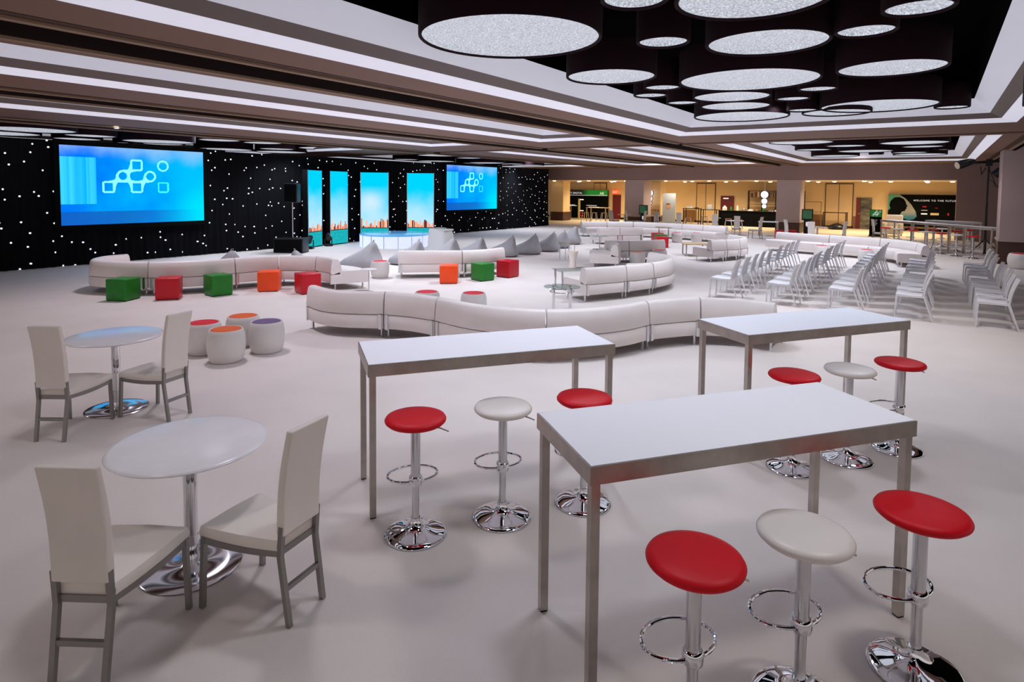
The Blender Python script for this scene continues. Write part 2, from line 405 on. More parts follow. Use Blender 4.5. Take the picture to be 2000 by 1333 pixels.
# stepped coffers: sloped cove, grey step, sloped cove (glow put into both), black throat
n_trim = 4
for (x0, x1) in OPX:
    for (y0, y1) in OPY:
        def ring(i0, z0, i1, z1, m, name):
            a = [(x0 + i0, y0 + i0), (x1 - i0, y0 + i0), (x1 - i0, y1 - i0), (x0 + i0, y1 - i0)]
            b = [(x0 + i1, y0 + i1), (x1 - i1, y0 + i1), (x1 - i1, y1 - i1), (x0 + i1, y1 - i1)]
            q = MB()
            for k in range(4):
                p = [a[k], a[(k + 1) % 4], b[(k + 1) % 4], b[k]]
                q.add([(p[0][0], p[0][1], z0), (p[1][0], p[1][1], z0), (p[2][0], p[2][1], z1), (p[3][0], p[3][1], z1)] +
                      [(p[0][0], p[0][1], z0 + .03), (p[1][0], p[1][1], z0 + .03), (p[2][0], p[2][1], z1 + .03), (p[3][0], p[3][1], z1 + .03)],
                      [(0, 1, 2, 3), (7, 6, 5, 4), (0, 4, 5, 1), (2, 6, 7, 3)])
            struct(name, q, m, smooth=False)
        k = 1 if x1 - x0 > 3 else .6 if x0 < -12 else .78
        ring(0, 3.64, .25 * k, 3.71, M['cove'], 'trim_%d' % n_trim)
        ring(.25 * k, 3.71, .44 * k, 3.80, M['ledge'], 'trim_%d' % (n_trim + 1))
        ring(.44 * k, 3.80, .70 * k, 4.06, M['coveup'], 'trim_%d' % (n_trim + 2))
        ring(.70 * k, 4.06, .70 * k + .02, 4.75, M['voidblack'], 'trim_%d' % (n_trim + 3))
        n_trim += 4

# far end: beam, columns, hall behind
struct('wall_far', MB().box(-30, 10, 36, 36.7, 2.88, 3.8), M['beam'], smooth=False)
struct('wall_far_right', MB().box(.72, 10, 36.0, 36.7, -.05, 2.88), M['beam'], smooth=False)
struct('wall_back_hall', MB().box(-32, 10, 43.1, 43.3, -.05, 2.95), M['tan'], smooth=False)
struct('ceiling_hall', MB().box(-32, 10, 36.7, 43.3, 2.86, 2.9), M['hallceil'], smooth=False)
struct('wall_left', MB().box(-25.1, -25, -8, 36, 0, 4.8), M['beam'], smooth=False)
struct('baseboard_hall', MB().box(-32, 10, 43.02, 43.1, 0, .12), M['black'], smooth=False)
def column(x, y, w, m, ztop, label, base=.56, rzd=0):
    t = thing('column', label, 'column', (x, y, 0), math.radians(rzd), 'square hall columns')
    obj('shaft', MB().box(-w / 2, w / 2, -w / 2, w / 2, base, ztop), m, t, smooth=False)
    obj('base', MB().box(-w / 2 - .02, w / 2 + .02, -w / 2 - .02, w / 2 + .02, 0, base), M['colbase'], t, smooth=False)
    obj('base_moulding', MB().box(-w / 2 - .035, w / 2 + .035, -w / 2 - .035, w / 2 + .035, base, base + .07), m, t, smooth=False)
    return t
column(-15.68, 36.6, 1.25, M['column'], 2.87, 'mauve square column between the dark sign wall and the pale poster')
column(-6.7, 36.6, 1.2, M['column'], 2.87, 'mauve square column at the far end in front of the bar shelves')
column(2.3, 25.5, 1.3, M['column'], 4.1, 'large mauve column with dark brown base at the right edge behind the light stand', base=.72)
column(-22.55, 38.6, 1.0, M['tan'], 2.85, 'tan column just past the right end of the star drape', base=.62)
column(-15.3, 38.7, .95, M['tan'], 2.85, 'tan column carrying the lit discs behind the far left mauve column', base=.6)

# hall downlights
dl = thing('recessed_downlight', 'x', 'ceiling light')
obj('trim_ring', MB().lathe([(.10, 0), (.14, 0), (.14, -.015), (.10, -.015), (.10, 0)], 20, cap=False), M['hallceil'], dl)
obj('lens', MB().lathe([(0, -.06), (.08, -.05), (.12, -.01), (.12, .004), (0, .004)], 20), M['bulb'], dl)
first = True
for j, y in enumerate((37.6, 39.4, 41.2)):
    for i in range(9):
        x = -22.5 + i * 2.75 + (j % 2) * 1.1
        if x > .8: continue
        lab = 'small recessed downlight in the far hall ceiling, %s from left, %s row' % (['first', 'second', 'third', 'fourth', 'fifth', 'sixth', 'seventh', 'eighth', 'ninth'][i], ['front', 'middle', 'back'][j])
        if first: dl.location = (x, y, 2.86); dl['label'] = lab; dl['group'] = 'hall downlights'; first = False
        else: dup(dl, (x, y, 2.86), 0, lab)
for x in (-20, -17, -12.5, -9.5, -4, -1):
    spot(x, 39.8, 2.8, 300, 2.9, (1, .84, .62), .1)
for x in (-19, -13.5, -10, -4.5, -1):  # extra row without fixtures, added to brighten the hall front and banner
    spot(x, 37.0, 2.8, 120, 2.9, (1, .86, .68), .1)
for x in (-18, -13, -8, -3):  # added wash without fixtures, lightens the far beam and columns
    spot(x, 31.2, 3.3, 110, 1.5, (1, .84, .80), .2, target=(x, 36, 2.7))

# small soffit downlights visible as bright dots
sp0 = thing('soffit_downlight', 'small warm downlight in the soffit above the left end of the big screen', 'ceiling light', (-16.0, 6.6, ZS - .03), group='small soffit spotlights')
obj('trim_ring', MB().lathe([(.05, 0), (.075, 0), (.075, -.02), (.05, -.02), (.05, 0)], 16, cap=False), M['chrome'], sp0)
obj('lens', MB().lathe([(0, -.006), (.05, -.006), (.05, .004), (0, .004)], 16), M['bulb'], sp0)

# ================================================================== DRUM LAMPS
def drum(R, h):
    t = thing('drum_ceiling_lamp', 'x', 'ceiling light')
    obj('shade', MB().lathe([(R - .035, .05), (R - .035, 0), (R - .012, -.012), (R, 0), (R, h), (R - .02, h)], 56, cap=False), M['maroon'], t, angle=60)
    obj('diffuser', MB().lathe([(0, .085), (R * .55, .075), (R * .85, .05), (R - .036, .012), (R - .036, .06), (0, .11)], 56), M['lens'], t, angle=80)
    obj('rim', MB().tube([((R - .012) * math.cos(a * PI / 28), (R - .012) * math.sin(a * PI / 28), -.003) for a in range(56)], .007, 6, True), M['maroon'], t)
    return t
protos = {'L': None, 'M': None, 'S': None}; RAD = {'L': .97, 'M': .635, 'S': .285}; SIZ = {'L': 'large', 'M': 'medium', 'S': 'small'}
lists = {
 'in the near ceiling coffer': [(-3.8, 5.4, 'L'), (-1.33, 5.4, 'M'), (-2.16, 4.88, 'S'), (-2.5, 6.42, 'S'), (-1.58, 7.06, 'M'), (-.65, 7.05, 'S'), (-.2, 6.42, 'S'), (-.56, 9.33, 'M'),
   (-3.87, 7.99, 'M'), (-2.32, 9.29, 'L'), (-.98, 13.26, 'L'), (-3.59, 9.23, 'S'), (-4.05, 9.89, 'S'), (-3.9, 11.02, 'S'), (-2.95, 10.75, 'M'), (-1.6, 10.6, 'S'), (-3.21, 11.98, 'M'), (-2.12, 11.5, 'S'),
   (-3.55, 13.7, 'L'), (-2.25, 13.2, 'S'), (-1.75, 13.95, 'M'), (.15, 14.1, 'S'), (.3, 4.4, 'M'), (-3.2, 3.1, 'M')],
 'in the far ceiling coffer': [(-3.75, 21.9, 'L'), (-2.7, 24.2, 'M'), (-4.0, 25.9, 'M'), (-2.4, 27.6, 'L'), (-3.85, 30.8, 'L'), (-.7, 23.6, 'L'), (-.5, 25.7, 'M'), (-1.0, 29.3, 'M'), (-.7, 31.0, 'L'), (-2.2, 20.5, 'S'), (0.1, 27.8, 'S'), (-2.2, 30.0, 'S')],
 'over the drape left of the stage': [(-18.6, 5.72, 'L', 3.6), (-20.65, 5.6, 'L', 3.6), (-19.3, 7.3, 'M', 3.6), (-19.1, 9.02, 'L', 3.55), (-18.8, 10.72, 'M', 3.7), (-18.6, 12.1, 'M', 3.7), (-19.65, 13.35, 'M', 3.6), (-19.0, 14.95, 'L', 3.7), (-20.95, 12.1, 'L', 3.55), (-20.9, 10.0, 'M', 3.6), (-21.0, 7.6, 'M', 3.6), (-21.2, 14.6, 'L', 3.6), (-21.4, 9.0, 'S', 3.6)],
 'over the drape right of the stage': [(-19.0, 21.3, 'L', 3.75), (-20.95, 21.2, 'M', 3.6), (-18.6, 23.05, 'M', 3.7), (-18.95, 24.95, 'L', 3.55), (-20.9, 23.3, 'L', 3.6), (-20.8, 26.2, 'L', 3.6), (-19.0, 27.4, 'M', 3.6), (-19.4, 29.4, 'L', 3.6), (-21.4, 28.6, 'M', 3.6)],
}
for where, L in lists.items():
    cnt = {'L': 0, 'M': 0, 'S': 0}
    for q in sorted(L, key=lambda q: q[0] ** 2 + q[1] ** 2):
        x, y, k = q[:3]; zl = q[3] if len(q) > 3 else 3.85
        i = cnt[k]; cnt[k] += 1
        lab = '%s maroon drum lamp %s, %s of its size' % (SIZ[k], where, ORD[i])
        if protos[k] is None:
            t = drum(RAD[k], .42); t.location = (x, y, zl); t['label'] = lab; t['group'] = 'round drum ceiling lamps'; protos[k] = t
        else: dup(protos[k], (x, y, zl), random.random() * 6, lab)

# ================================================================== STAR DRAPE, SCREENS, STAGE
def drape(x0, y0, y1, z1, label, name='star_drape'):
    mb = MB(); rows = []
    n = int((y1 - y0) / .06)
    for i in range(n + 1):
        y = y0 + (y1 - y0) * i / n; dx = .022 * math.sin(i * 1.9) + .015 * math.sin(i * .47)
        rows.append([(x0 + dx * k + (.05 if k == 1.6 else 0), y, z) for k, z in ((1, z1), (1, z1 * .6), (1.2, z1 * .25), (1.6, .012), (.2, .012), (.2, z1))])
    mb.grid(rows, True)
    return tag(obj(name, mb, M['stars'], angle=80), label, 'curtain', 'black star cloth drapes')
drape(-19.65, -3.0, 6.2, 3.45, 'black star cloth drape hanging to the left of the big blue screen')
drape(-19.66, 6.2, 11.4, 3.45, 'black star cloth drape behind the big blue screen')
drape(-19.66, 11.4, 14.4, 3.4, 'black star cloth drape between the big screen and the tall skyline panels')
drape(-19.72, 14.4, 21.6, 3.42, 'black star cloth drape behind the round stage')
drape(-19.68, 21.6, 27.3, 3.5, 'black star cloth drape behind the small blue screen')
drape(-19.65, 27.3, 32.1, 3.45, 'black star cloth drape at the far right end of the run')

def sd_round(px, pz, cx, cz, h, r):
    qx, qz = abs(px - cx) - h + r, abs(pz - cz) - h + r
    return math.hypot(max(qx, 0), max(qz, 0)) + min(max(qx, qz), 0) - r
def smin(a, b, k):
    h = max(k - abs(a - b), 0) / k; return min(a, b) - h * h * k / 4
def seg(px, pz, a, b, r):
    ax, az_, bx, bz = a[0], a[1], b[0], b[1]; t = max(0, min(1, ((px - ax) * (bx - ax) + (pz - az_) * (bz - az_)) / ((bx - ax) ** 2 + (bz - az_) ** 2)))
    return math.hypot(px - ax - t * (bx - ax), pz - az_ - t * (bz - az_)) - r
def logo_mesh(p, q, cell, faint=False):
    """linked squares and rings on a grid of pitch p across, q up; origin at the lower left square"""
    mb = MB(); W = .165; line = .05
    sq = [(0, 0), (2, 2), (2, 0)]; ci = [(1, 1), (3, 1)]
    lone = [(4, 2, 'c')] if not faint else [(4, 0, 's')]
    nx, nz = int((4 * p + .5) / cell), int((2 * q + .5) / cell)
    for i in range(nx):
        x = -.25 + (i + .5) * cell
        for j in range(nz):
            z = -.22 + (j + .5) * cell; ok = False
            if not faint:
                d = 9; inner = 9
                for a, b in sq:
                    e = sd_round(x, z, a * p / 1, b * q / 1, W, .06); d = min(d, e); inner = min(inner, e + line)
                for a, b in ci:
                    e = math.hypot(x - a * p, z - b * q) - W * 1.0; d = min(d, e); inner = min(inner, e + line)
                for a, b in (((0, 0), (1, 1)), ((1, 1), (2, 2)), ((1, 1), (2, 0)), ((2, 0), (3, 1))):
                    d = smin(d, seg(x, z, (a[0] * p, a[1] * q), (b[0] * p, b[1] * q), .035), .17)
                ok = d < 0 and inner > 0
            for a, b, k in lone:
                e = math.hypot(x - a * p, z - b * q) - W if k == 'c' else sd_round(x, z, a * p, b * q, W * .98, .06)
                ok = ok or (e < 0 and e + line * .8 > 0)
            if ok: mb.box(-.004, .004, x - cell / 2, x + cell / 2, z - cell / 2, z + cell / 2)
    return mb
def screen(y0, y1, z0, z1, label):
    t = thing('projection_screen', label, 'screen', (-19.55, y0, z0), 0, 'blue projection screens')
    obj('screen_surface', MB().box(0, .02, 0, y1 - y0, 0, z1 - z0), M['screen'], t, smooth=False)
    b = .13
    obj('frame', MB().box(-.05, .012, -b, y1 - y0 + b, -b, 0).box(-.05, .012, -b, y1 - y0 + b, z1 - z0, z1 - z0 + b)
        .box(-.05, .012, -b, 0, 0, z1 - z0).box(-.05, .012, y1 - y0, y1 - y0 + b, 0, z1 - z0), M['black'], t, smooth=False)
    o = obj('logo', logo_mesh(.376, .325, .017), M['logo'], t, smooth=False); o.location = (.026, 1.18, 1.06)
    o = obj('logo', logo_mesh(.376, .325, .017, True), M['logofade'], t, smooth=False); o.location = (.026, 1.18, 1.06)
    return t
screen(6.63, 10.57, 1.13, 3.33, 'big blue projection screen on the left of the star drape')
screen(22.53, 26.63, 1.17, 3.38, 'smaller looking blue projection screen right of the skyline panels')

def led(p0, p1, seed, glow, label, z0=0.02):
    dx, dy = p1[0] - p0[0], p1[1] - p0[1]; W = math.hypot(dx, dy)
    t = thing('skyline_panel', label, 'screen', (p0[0], p0[1], 0), math.atan2(dy, dx), 'tall skyline panels')
    m = ramp_emit('skyline_%d' % seed, None, led_pic(seed, glow))
    obj('display', MB().box(.02, W - .02, -.005, .01, z0 + .02, 2.86), m, t, smooth=False)
    obj('housing', MB().box(0, W, .01, .22, 0, 2.88), M['black'], t, smooth=False)
    obj('edge_strip', MB().box(0, .02, -.01, .01, z0, 2.88).box(W - .02, W, -.01, .01, z0, 2.88), M['satin'], t, smooth=False)
    return t
led((-18.82, 14.04), (-19.19, 14.94), 1, False, 'leftmost tall skyline panel beside the black loudspeaker')
led((-19.17, 15.3), (-19.36, 16.32), 2, False, 'second tall skyline panel from the left, with the tall tower')
led((-19.5, 17.1), (-18.6, 17.82), 3, True, 'tall skyline panel behind the left half of the round stage')
led((-18.25, 18.52), (-17.33, 19.18), 4, False, 'rightmost tall skyline panel behind the white covered chair')

st = thing('round_stage', 'low round stage with lit white sides and glossy blue top', 'stage', (-17.25, 16.85, 0))
ms = mat('stage_side', rgb(215, 222, 250), .4, emit=.55, emit_col=rgb(206, 214, 252))
R_ = 1.33
obj('side_panel', MB().lathe([(R_ - .03, 0), (R_, .0), (R_, .44), (R_ - .03, .44)], 64, cap=False), ms, st)
for k in range(16):
    a = k * PI / 8 + .1
    obj('panel_joint', MB().box(R_ - .005, R_ + .008, -.012, .012, 0, .44), M['satin'], st, smooth=False).rotation_euler = (0, 0, a)
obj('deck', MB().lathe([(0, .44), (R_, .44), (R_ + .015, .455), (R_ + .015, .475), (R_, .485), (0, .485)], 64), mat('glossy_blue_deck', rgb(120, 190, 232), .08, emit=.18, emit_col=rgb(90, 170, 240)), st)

c = thing('draped_armchair', 'white sheet covered armchair standing by the round stage', 'chair', (-14.75, 16.75, 0), math.radians(100))
mb = MB(); rows = []
for a in range(25):
    th = 2 * PI * a / 24; r = []
    for z, k, q in ((0.0, 1.06, 0), (.2, 1.0, 0), (.5, .93, .02), (.74, .86, .05), (.80, .78, .06)):
        X = math.copysign(abs(math.cos(th)) ** .5, math.cos(th)) * .45 * k; Y = math.copysign(abs(math.sin(th)) ** .5, math.sin(th)) * .42 * k + q
        zz = z * (1 if Y > -.1 else .9); fold = 1 + .02 * math.sin(a * 5) * (1 - z)
        r.append((X * fold, Y * fold, zz))
    rows.append(r)
mb.grid(rows); obj('cover', mb, mat('white_sheet', rgb(232, 232, 232), .8, bump=(6, .3)), c, angle=80)
obj('seat_top', MB().box(-.33, .33, -.32, .34, .70, .765), mat('white_sheet_top', rgb(234, 234, 234), .8), c, bevel=.04)

# loudspeaker stack
s = thing('subwoofer', 'black subwoofer cabinet on the carpet below the loudspeaker', 'speaker', (-18.15, 12.85, 0), math.radians(35))
obj('cabinet', MB().box(-.5, .5, -.32, .32, 0, .5), M['gear'], s, bevel=.02)
obj('grille', MB().box(-.46, .46, -.335, -.318, .04, .46), M['black'], s, smooth=False)
s = thing('loudspeaker', 'black loudspeaker on a pole above the subwoofer', 'speaker', (-18.35, 13.05, .5), math.radians(35))
obj('pole', MB().tube([(0, 0, 0), (0, 0, 1.22)], .018, 10), M['satin'], s)
obj('cabinet', MB().box(-.22, .22, -.2, .2, 1.2, 1.86), M['gear'], s, bevel=.02)
obj('grille', MB().box(-.2, .2, -.21, -.198, 1.23, 1.83), M['black'], s, smooth=False)
f0 = None
for i, (x, y, lab) in enumerate([(-18.62, 13.95, 'black floor light in front of the leftmost skyline panel'), (-19.0, 15.08, 'black floor light between the first two skyline panels')]):
    if f0 is None:
        f0 = thing('floor_spotlight', lab, 'stage light', (x, y, 0), .6, 'moving head floor lights')
        obj('base', MB().box(-.13, .13, -.13, .13, 0, .1), M['gear'], f0, bevel=.01)
        obj('yoke', MB().bar((-.13, 0, .1), (-.13, 0, .33), .03).bar((.13, 0, .1), (.13, 0, .33), .03), M['gear'], f0, smooth=False)
        h = obj('head', MB().tube([(0, -.12, .28), (0, .1, .42)], [.11, .085], 16), M['gear'], f0)
        obj('lens', MB().lathe([(0, 0), (.09, 0), (.09, .006), (0, .012)], 16), M['satin'], f0, loc=(0, .105, .425)).rotation_euler = (-1.0, 0, 0)
    else: dup(f0, (x, y, 0), 1.2, lab)

# ================================================================== HIGH BAR TABLES
def bar_table():
    t = thing('bar_table', 'x', 'table'); L, W, H = 1.865, .665, 1.07
    obj('tabletop', MB().box(-L / 2 + .006, L / 2 - .006, -W / 2 + .006, W / 2 - .006, H - .03, H), M['laminate'], t, smooth=False)
    a = MB()
    for s in (-1, 1):
        a.box(-L / 2, L / 2, s * W / 2 - (.03 if s > 0 else 0), s * W / 2 + (.03 if s < 0 else 0), H - .085, H - .003)
        a.box(s * L / 2 - (.03 if s > 0 else 0), s * L / 2 + (.03 if s < 0 else 0), -W / 2 + .03, W / 2 - .03, H - .085, H - .003)
    obj('apron', a, M['steel'], t, smooth=False)
    for i in (-1, 1):
        for j in (-1, 1):
            cx, cyy = i * (L / 2 - .034), j * (W / 2 - .034)
            l = obj('leg', MB().box(cx - .021, cx + .021, cyy - .021, cyy + .021, .008, H - .085), M['steel'], t, smooth=False)
            obj('foot', MB().box(cx - .019, cx + .019, cyy - .019, cyy + .019, 0, .008), M['black'], l, smooth=False)
    return t
BT = bar_table(); BT.location = (-.873, 3.238, 0); BT.rotation_euler = (0, 0, math.radians(52.6))
BT['label'] = 'high white bar table with brushed steel frame nearest the camera at the right'; BT['group'] = 'high bar tables in the foreground'
dup(BT, (-2.806, 3.71, 0), math.radians(54.4), 'high white bar table in front of the serpentine sofa, middle of the picture')
dup(BT, (-.97, 6.15, 0), math.radians(55.0), 'high white bar table farther back at the right, before the rows of chairs')
ft = None
for i, (x, y, a, lab) in enumerate([(-1.16, 30.22, -51, 'far high bar table at the left of the long run by the right column'), (.04, 28.73, -51, 'far high bar table in the middle of the long run'), (1.22, 27.28, -51, 'far high bar table at the column end of the long run'),
                                    (.55, 31.6, -30, 'rear high bar table behind the long run, near the light stand')]):
    dup(BT, (x, y, 0), math.radians(a), lab, 'high bar tables at the far right')

# ================================================================== BAR STOOLS
def bar_stool(m):
    t = thing('bar_stool', 'x', 'stool'); H = .79
    obj('seat', MB().lathe([(0, H - .055), (.15, H - .055), (.182, H - .049), (.196, H - .036), (.198, H - .026), (.190, H - .013), (.165, H - .005), (.1, H - .001), (0, H)], 48), m, t, angle=80)
    obj('seat_plate', MB().lathe([(.03, H - .08), (.09, H - .062), (.1, H - .054), (0, H - .054)], 24), M['satin'], t)
    obj('column', MB().lathe([(.0235, .05), (.0235, .40), (0, .40)], 24), M['satin'], t)
    obj('sleeve', MB().lathe([(.03, .36), (.031, .365), (.031, H - .065), (0, H - .065)], 24), M['satin'], t)
    obj('collar', MB().lathe([(.03, .325), (.041, .33), (.045, .345), (.045, .375), (.04, .388), (.03, .392)], 24), M['chrome'], t, angle=50)
    a = [(.165 * math.cos(u) * (1.0), .10 + .13 * math.sin(u) * (1 if math.sin(u) > 0 else .85), .352) for u in [2 * PI * k / 40 for k in range(40)]]
    obj('footrest', MB().tube(a, .0085, 10, True), M['chrome'], t)
    prof = [(.2, 0), (.203, .004), (.201, .010), (.185, .018), (.15, .027), (.11, .036), (.075, .046), (.05, .060), (.036, .080), (.0285, .105), (.0285, .112), (0, .112)]
    obj('base', MB().lathe(prof, 56), M['chrome'], t, angle=80)
    obj('height_lever', MB().tube([(.05, -.02, H - .065), (.15, -.06, H - .085), (.2, -.08, H - .105)], .005, 8), M['steel'], t)
    return t
SR, SW = bar_stool(M['redvinyl']), bar_stool(M['whitevinyl'])
used = set()
def stool(kind, x, y, a, lab, g='round bar stools in the foreground'):
    src = SR if kind == 'r' else SW
    if kind not in used:
        used.add(kind); src.location = (x, y, 0); src.rotation_euler = (0, 0, math.radians(a)); src['label'] = lab; src['group'] = g; return
    dup(src, (x, y, 0), math.radians(a), lab, g)
stool('r', -.75, 2.40, 53, 'red bar stool nearest the camera, left one of the trio at the near table')
stool('w', -.42, 2.86, 50, 'white bar stool between two red ones at the near table')
stool('r', -.005, 3.38, 52, 'red bar stool at the right end of the near table')
stool('r', -2.715, 2.835, 55, 'red bar stool at the left end of the middle bar table')
stool('w', -2.375, 3.33, 54, 'white bar stool in the centre of the middle bar table')
stool('r', -2.015, 3.825, 58, 'red bar stool partly hidden behind the corner of the near table')
stool('r', -.9, 5.32, 54, 'red bar stool at the back right table, left of the white one')
stool('w', -.55, 5.775, 52, 'white bar stool at the back right table between two red ones')
stool('r', -.215, 6.265, 56, 'red bar stool at the right end of the back right table')
g = 'bar stools at the far right tables'
for k, x, y, lab in [('r', -1.75, 30.0, 'far red stool at the left end of the long bar run'), ('r', -.85, 30.9, 'far red stool behind the left table of the long run'), ('w', -1.25, 29.3, 'far white stool in front of the left table of the long run'),
                     ('r', -.75, 28.7, 'far red stool in front of the joint of the left two tables'), ('r', -.1, 29.85, 'far red stool behind the joint of the left two tables'), ('w', -.3, 28.05, 'far white stool in front of the middle bar table'),
                     ('r', .15, 27.45, 'far red stool in front of the joint of the right two tables'), ('w', .6, 26.8, 'far white stool in front of the column end bar table'), ('r', .65, 29.1, 'far red stool behind the middle table of the long run'),
                     ('w', .2, 31.0, 'far white stool before the rear bar table'), ('r', 1.05, 30.5, 'far red stool before the right end of the rear bar table'), ('r', 1.05, 26.25, 'far red stool in front of the column end bar table, right of the white one')]:
    stool(k, x, y, 20, lab, g)

# ================================================================== ROUND CAFE TABLES AND HIGH-BACK CHAIRS
def cafe(basemat):
    t = thing('cafe_table', 'x', 'table')
    obj('tabletop', MB().lathe([(0, .722), (.39, .722), (.418, .728), (.428, .737), (.422, .745), (.40, .749), (0, .75)], 64), M['stone'], t, angle=80)
    obj('column', MB().lathe([(.038, .012), (.038, .72), (0, .72)], 32), M['chrome'], t)
    obj('sleeve', MB().lathe([(.042, .018), (.042, .19), (.038, .192)], 32), M['chrome'], t)
    obj('base', MB().lathe([(.278, 0), (.28, .006), (.27, .011), (.2, .013), (.06, .016), (.05, .026), (0, .026)], 64), M['discchrome'], t, angle=80)
    return t
T1 = cafe(None); T1.location = (-3.56, 1.815, 0); tag(T1, 'round white cafe table nearest the camera between two high back chairs', group='round cafe tables on chrome pedestals')
dup(T1, (-6.72, 2.71, 0), 1.0, 'round white cafe table farther back at the left edge')
def side_chair():
    t = thing('high_back_chair', 'x', 'chair')
    # faces +Y; rear legs at y=-.22, front legs y=.24
    pad = MB(); rows = []
    for i in range(9):
        v = i / 8; y = -.225 + v * .475; wv = .14 + .07 * v; sag = .012 * math.sin(PI * v)
        rows.append([(-wv, y, .395 - sag), (-wv - .004, y, .42 - sag), (-wv + .008, y, .445 - sag * .6), (0, y, .452 - sag * .4), (wv - .008, y, .445 - sag * .6), (wv + .004, y, .42 - sag), (wv, y, .395 - sag)])
    pad.grid(rows, True); n = 7; pad.f.append(tuple(range(n))); pad.f.append(tuple(range(8 * n, 9 * n)))
    obj('seat', pad, M['cream'], t, angle=60)
    bk = MB(); rows = []
    for i in range(9):
        v = i / 8; z = .47 + v * .56; yc = -.235 - .075 * v + .02 * math.sin(PI * v); wv = .131 + .005 * v
        th = .026 - .006 * v
        rows.append([(-wv, yc - th, z), (-wv - .004, yc, z), (-wv, yc + th, z), (wv, yc + th, z), (wv + .004, yc, z), (wv, yc - th, z)])
    bk.grid(rows, True); bk.f.append(tuple(range(6))); bk.f.append(tuple(range(48, 54)))
    b = obj('backrest', bk, M['cream'], t, bevel=.008)
    fr = MB()
    fr.bar((-.2, .225, .378), (.2, .225, .378), .024, .034).bar((-.125, -.222, .378), (.125, -.222, .378), .024, .034)
    for s in (-1, 1):
        pts = [(s * (.126 + .074 * v), -.222 + .447 * v, .378 - .014 * math.sin(PI * v)) for v in [k / 6 for k in range(7)]]
        for p, q in zip(pts, pts[1:]): fr.bar(p, q, .022, .034)
    obj('seat_frame', fr, M['chairsteel'], t, smooth=False)
    for s in (-1, 1):
        obj('leg', MB().bar((s * .205, .245, 0), (s * .2, .228, .395), .026), M['chairsteel'], t, smooth=False)
        obj('leg', MB().bar((s * .122, -.285, 0), (s * .126, -.232, .36), .026).bar((s * .126, -.232, .35), (s * .126, -.245, .52), .026), M['chairsteel'], t, smooth=False)
    obj('stretcher', MB().bar((-.122, -.258, .19), (.122, -.258, .19), .02, .026), M['chairsteel'], t, smooth=False)
    return t
CH = side_chair()
def hd(dx, dy): return math.atan2(-dx, dy)
CH.location = (-3.235, 1.295, 0); CH.rotation_euler = (0, 0, hd(-.26, .40))
tag(CH, 'cream high back chair at the lower left, seen from behind', group='high back chairs at the cafe tables')
dup(CH, (-2.945, 1.905, 0), hd(-.455, -.085), 'cream high back chair right of the near round table')
dup(CH, (-6.47, 2.24, 0), hd(-.26, .37), 'cream high back chair left of the far round table')
dup(CH, (-6.25, 2.885, 0), hd(-.43, -.115), 'pale high back chair right of the far round table, before the barrel stools')

# ================================================================== MODULAR SOFAS
def spline(pts, n=10):
    P = [Vector((p[0], p[1])) for p in pts]; P = [P[0] * 2 - P[1]] + P + [P[-1] * 2 - P[-2]]; out = []
    for i in range(1, len(P) - 2):
        for k in range(n):
            t = k / n; a, b, c, d = P[i - 1:i + 3]
            out.append(.5 * ((2 * b) + (c - a) * t + (2 * a - 5 * b + 4 * c - d) * t * t + (3 * b - a - 3 * c + d) * t ** 3))
    return out + [P[-2]]
def sofa(pts, cuts, labels, group, depth=.82, back=None, ztop=.69):
    """back edge runs through pts, the seat lies on the left of it; cuts are indices of pts where one module ends"""
    n = 10; S = spline(pts, n); fr = []
    for i, p in enumerate(S):
        t = (S[min(i + 1, len(S) - 1)] - S[max(i - 1, 0)]).normalized(); fr.append((p, Vector((-t.y, t.x)), t))
    b = [0] + [c * n for c in cuts] + [len(S) - 1]
    for k in range(len(b) - 1):
        F = fr[b[k]:b[k + 1] + 1]; g = .012
        F = [(p + t * (g if i == 0 else -g if i == len(F) - 1 else 0), nn, t) for i, (p, nn, t) in enumerate(F)]
        o = F[len(F) // 2][0]; T = thing('sofa_section', labels[k], 'sofa', (o.x, o.y, 0), 0, group)
        L = [((p - o), nn) for p, nn, t in F]
        obj('seat', MB().sweep(L, [(.012, .15), (.0, .17), (0, .335), (.012, .352), (.2, .352), (.2, .40), (.22, .42), (depth - .06, .425), (depth - .015, .41), (depth, .385), (depth, .17), (depth - .012, .15)]), M['leather'], T, angle=50)
        if back is None or back[k]:
            obj('backrest', MB().sweep(L, [(.01, .362), (-.004, .38), (.012, .56), (.03, ztop - .035), (.055, ztop - .008), (.09, ztop), (.15, ztop - .006), (.185, ztop - .04), (.215, .56), (.235, .43), (.225, .41), (.05, .358)]), M['leather'], T, angle=50)
        m = len(L) - 1
        for i in (1, m - 1):
            for tt in (.09, depth - .12):
                p, nn = L[i]; q = p + nn * tt
                lg = obj('leg', MB().bar((q.x, q.y, 0), (q.x, q.y, .15), .028), M['satin'], T, smooth=False)
            p, nn = L[i]; q = p - nn * .008
            obj('back_bracket', MB().bar((q.x, q.y, .14), (q.x, q.y, .365), .045, .012, up=(nn.x, nn.y, 0)), M['satin'], T, smooth=False)
A5 = ['first', 'second', 'third', 'fourth', 'fifth', 'sixth']
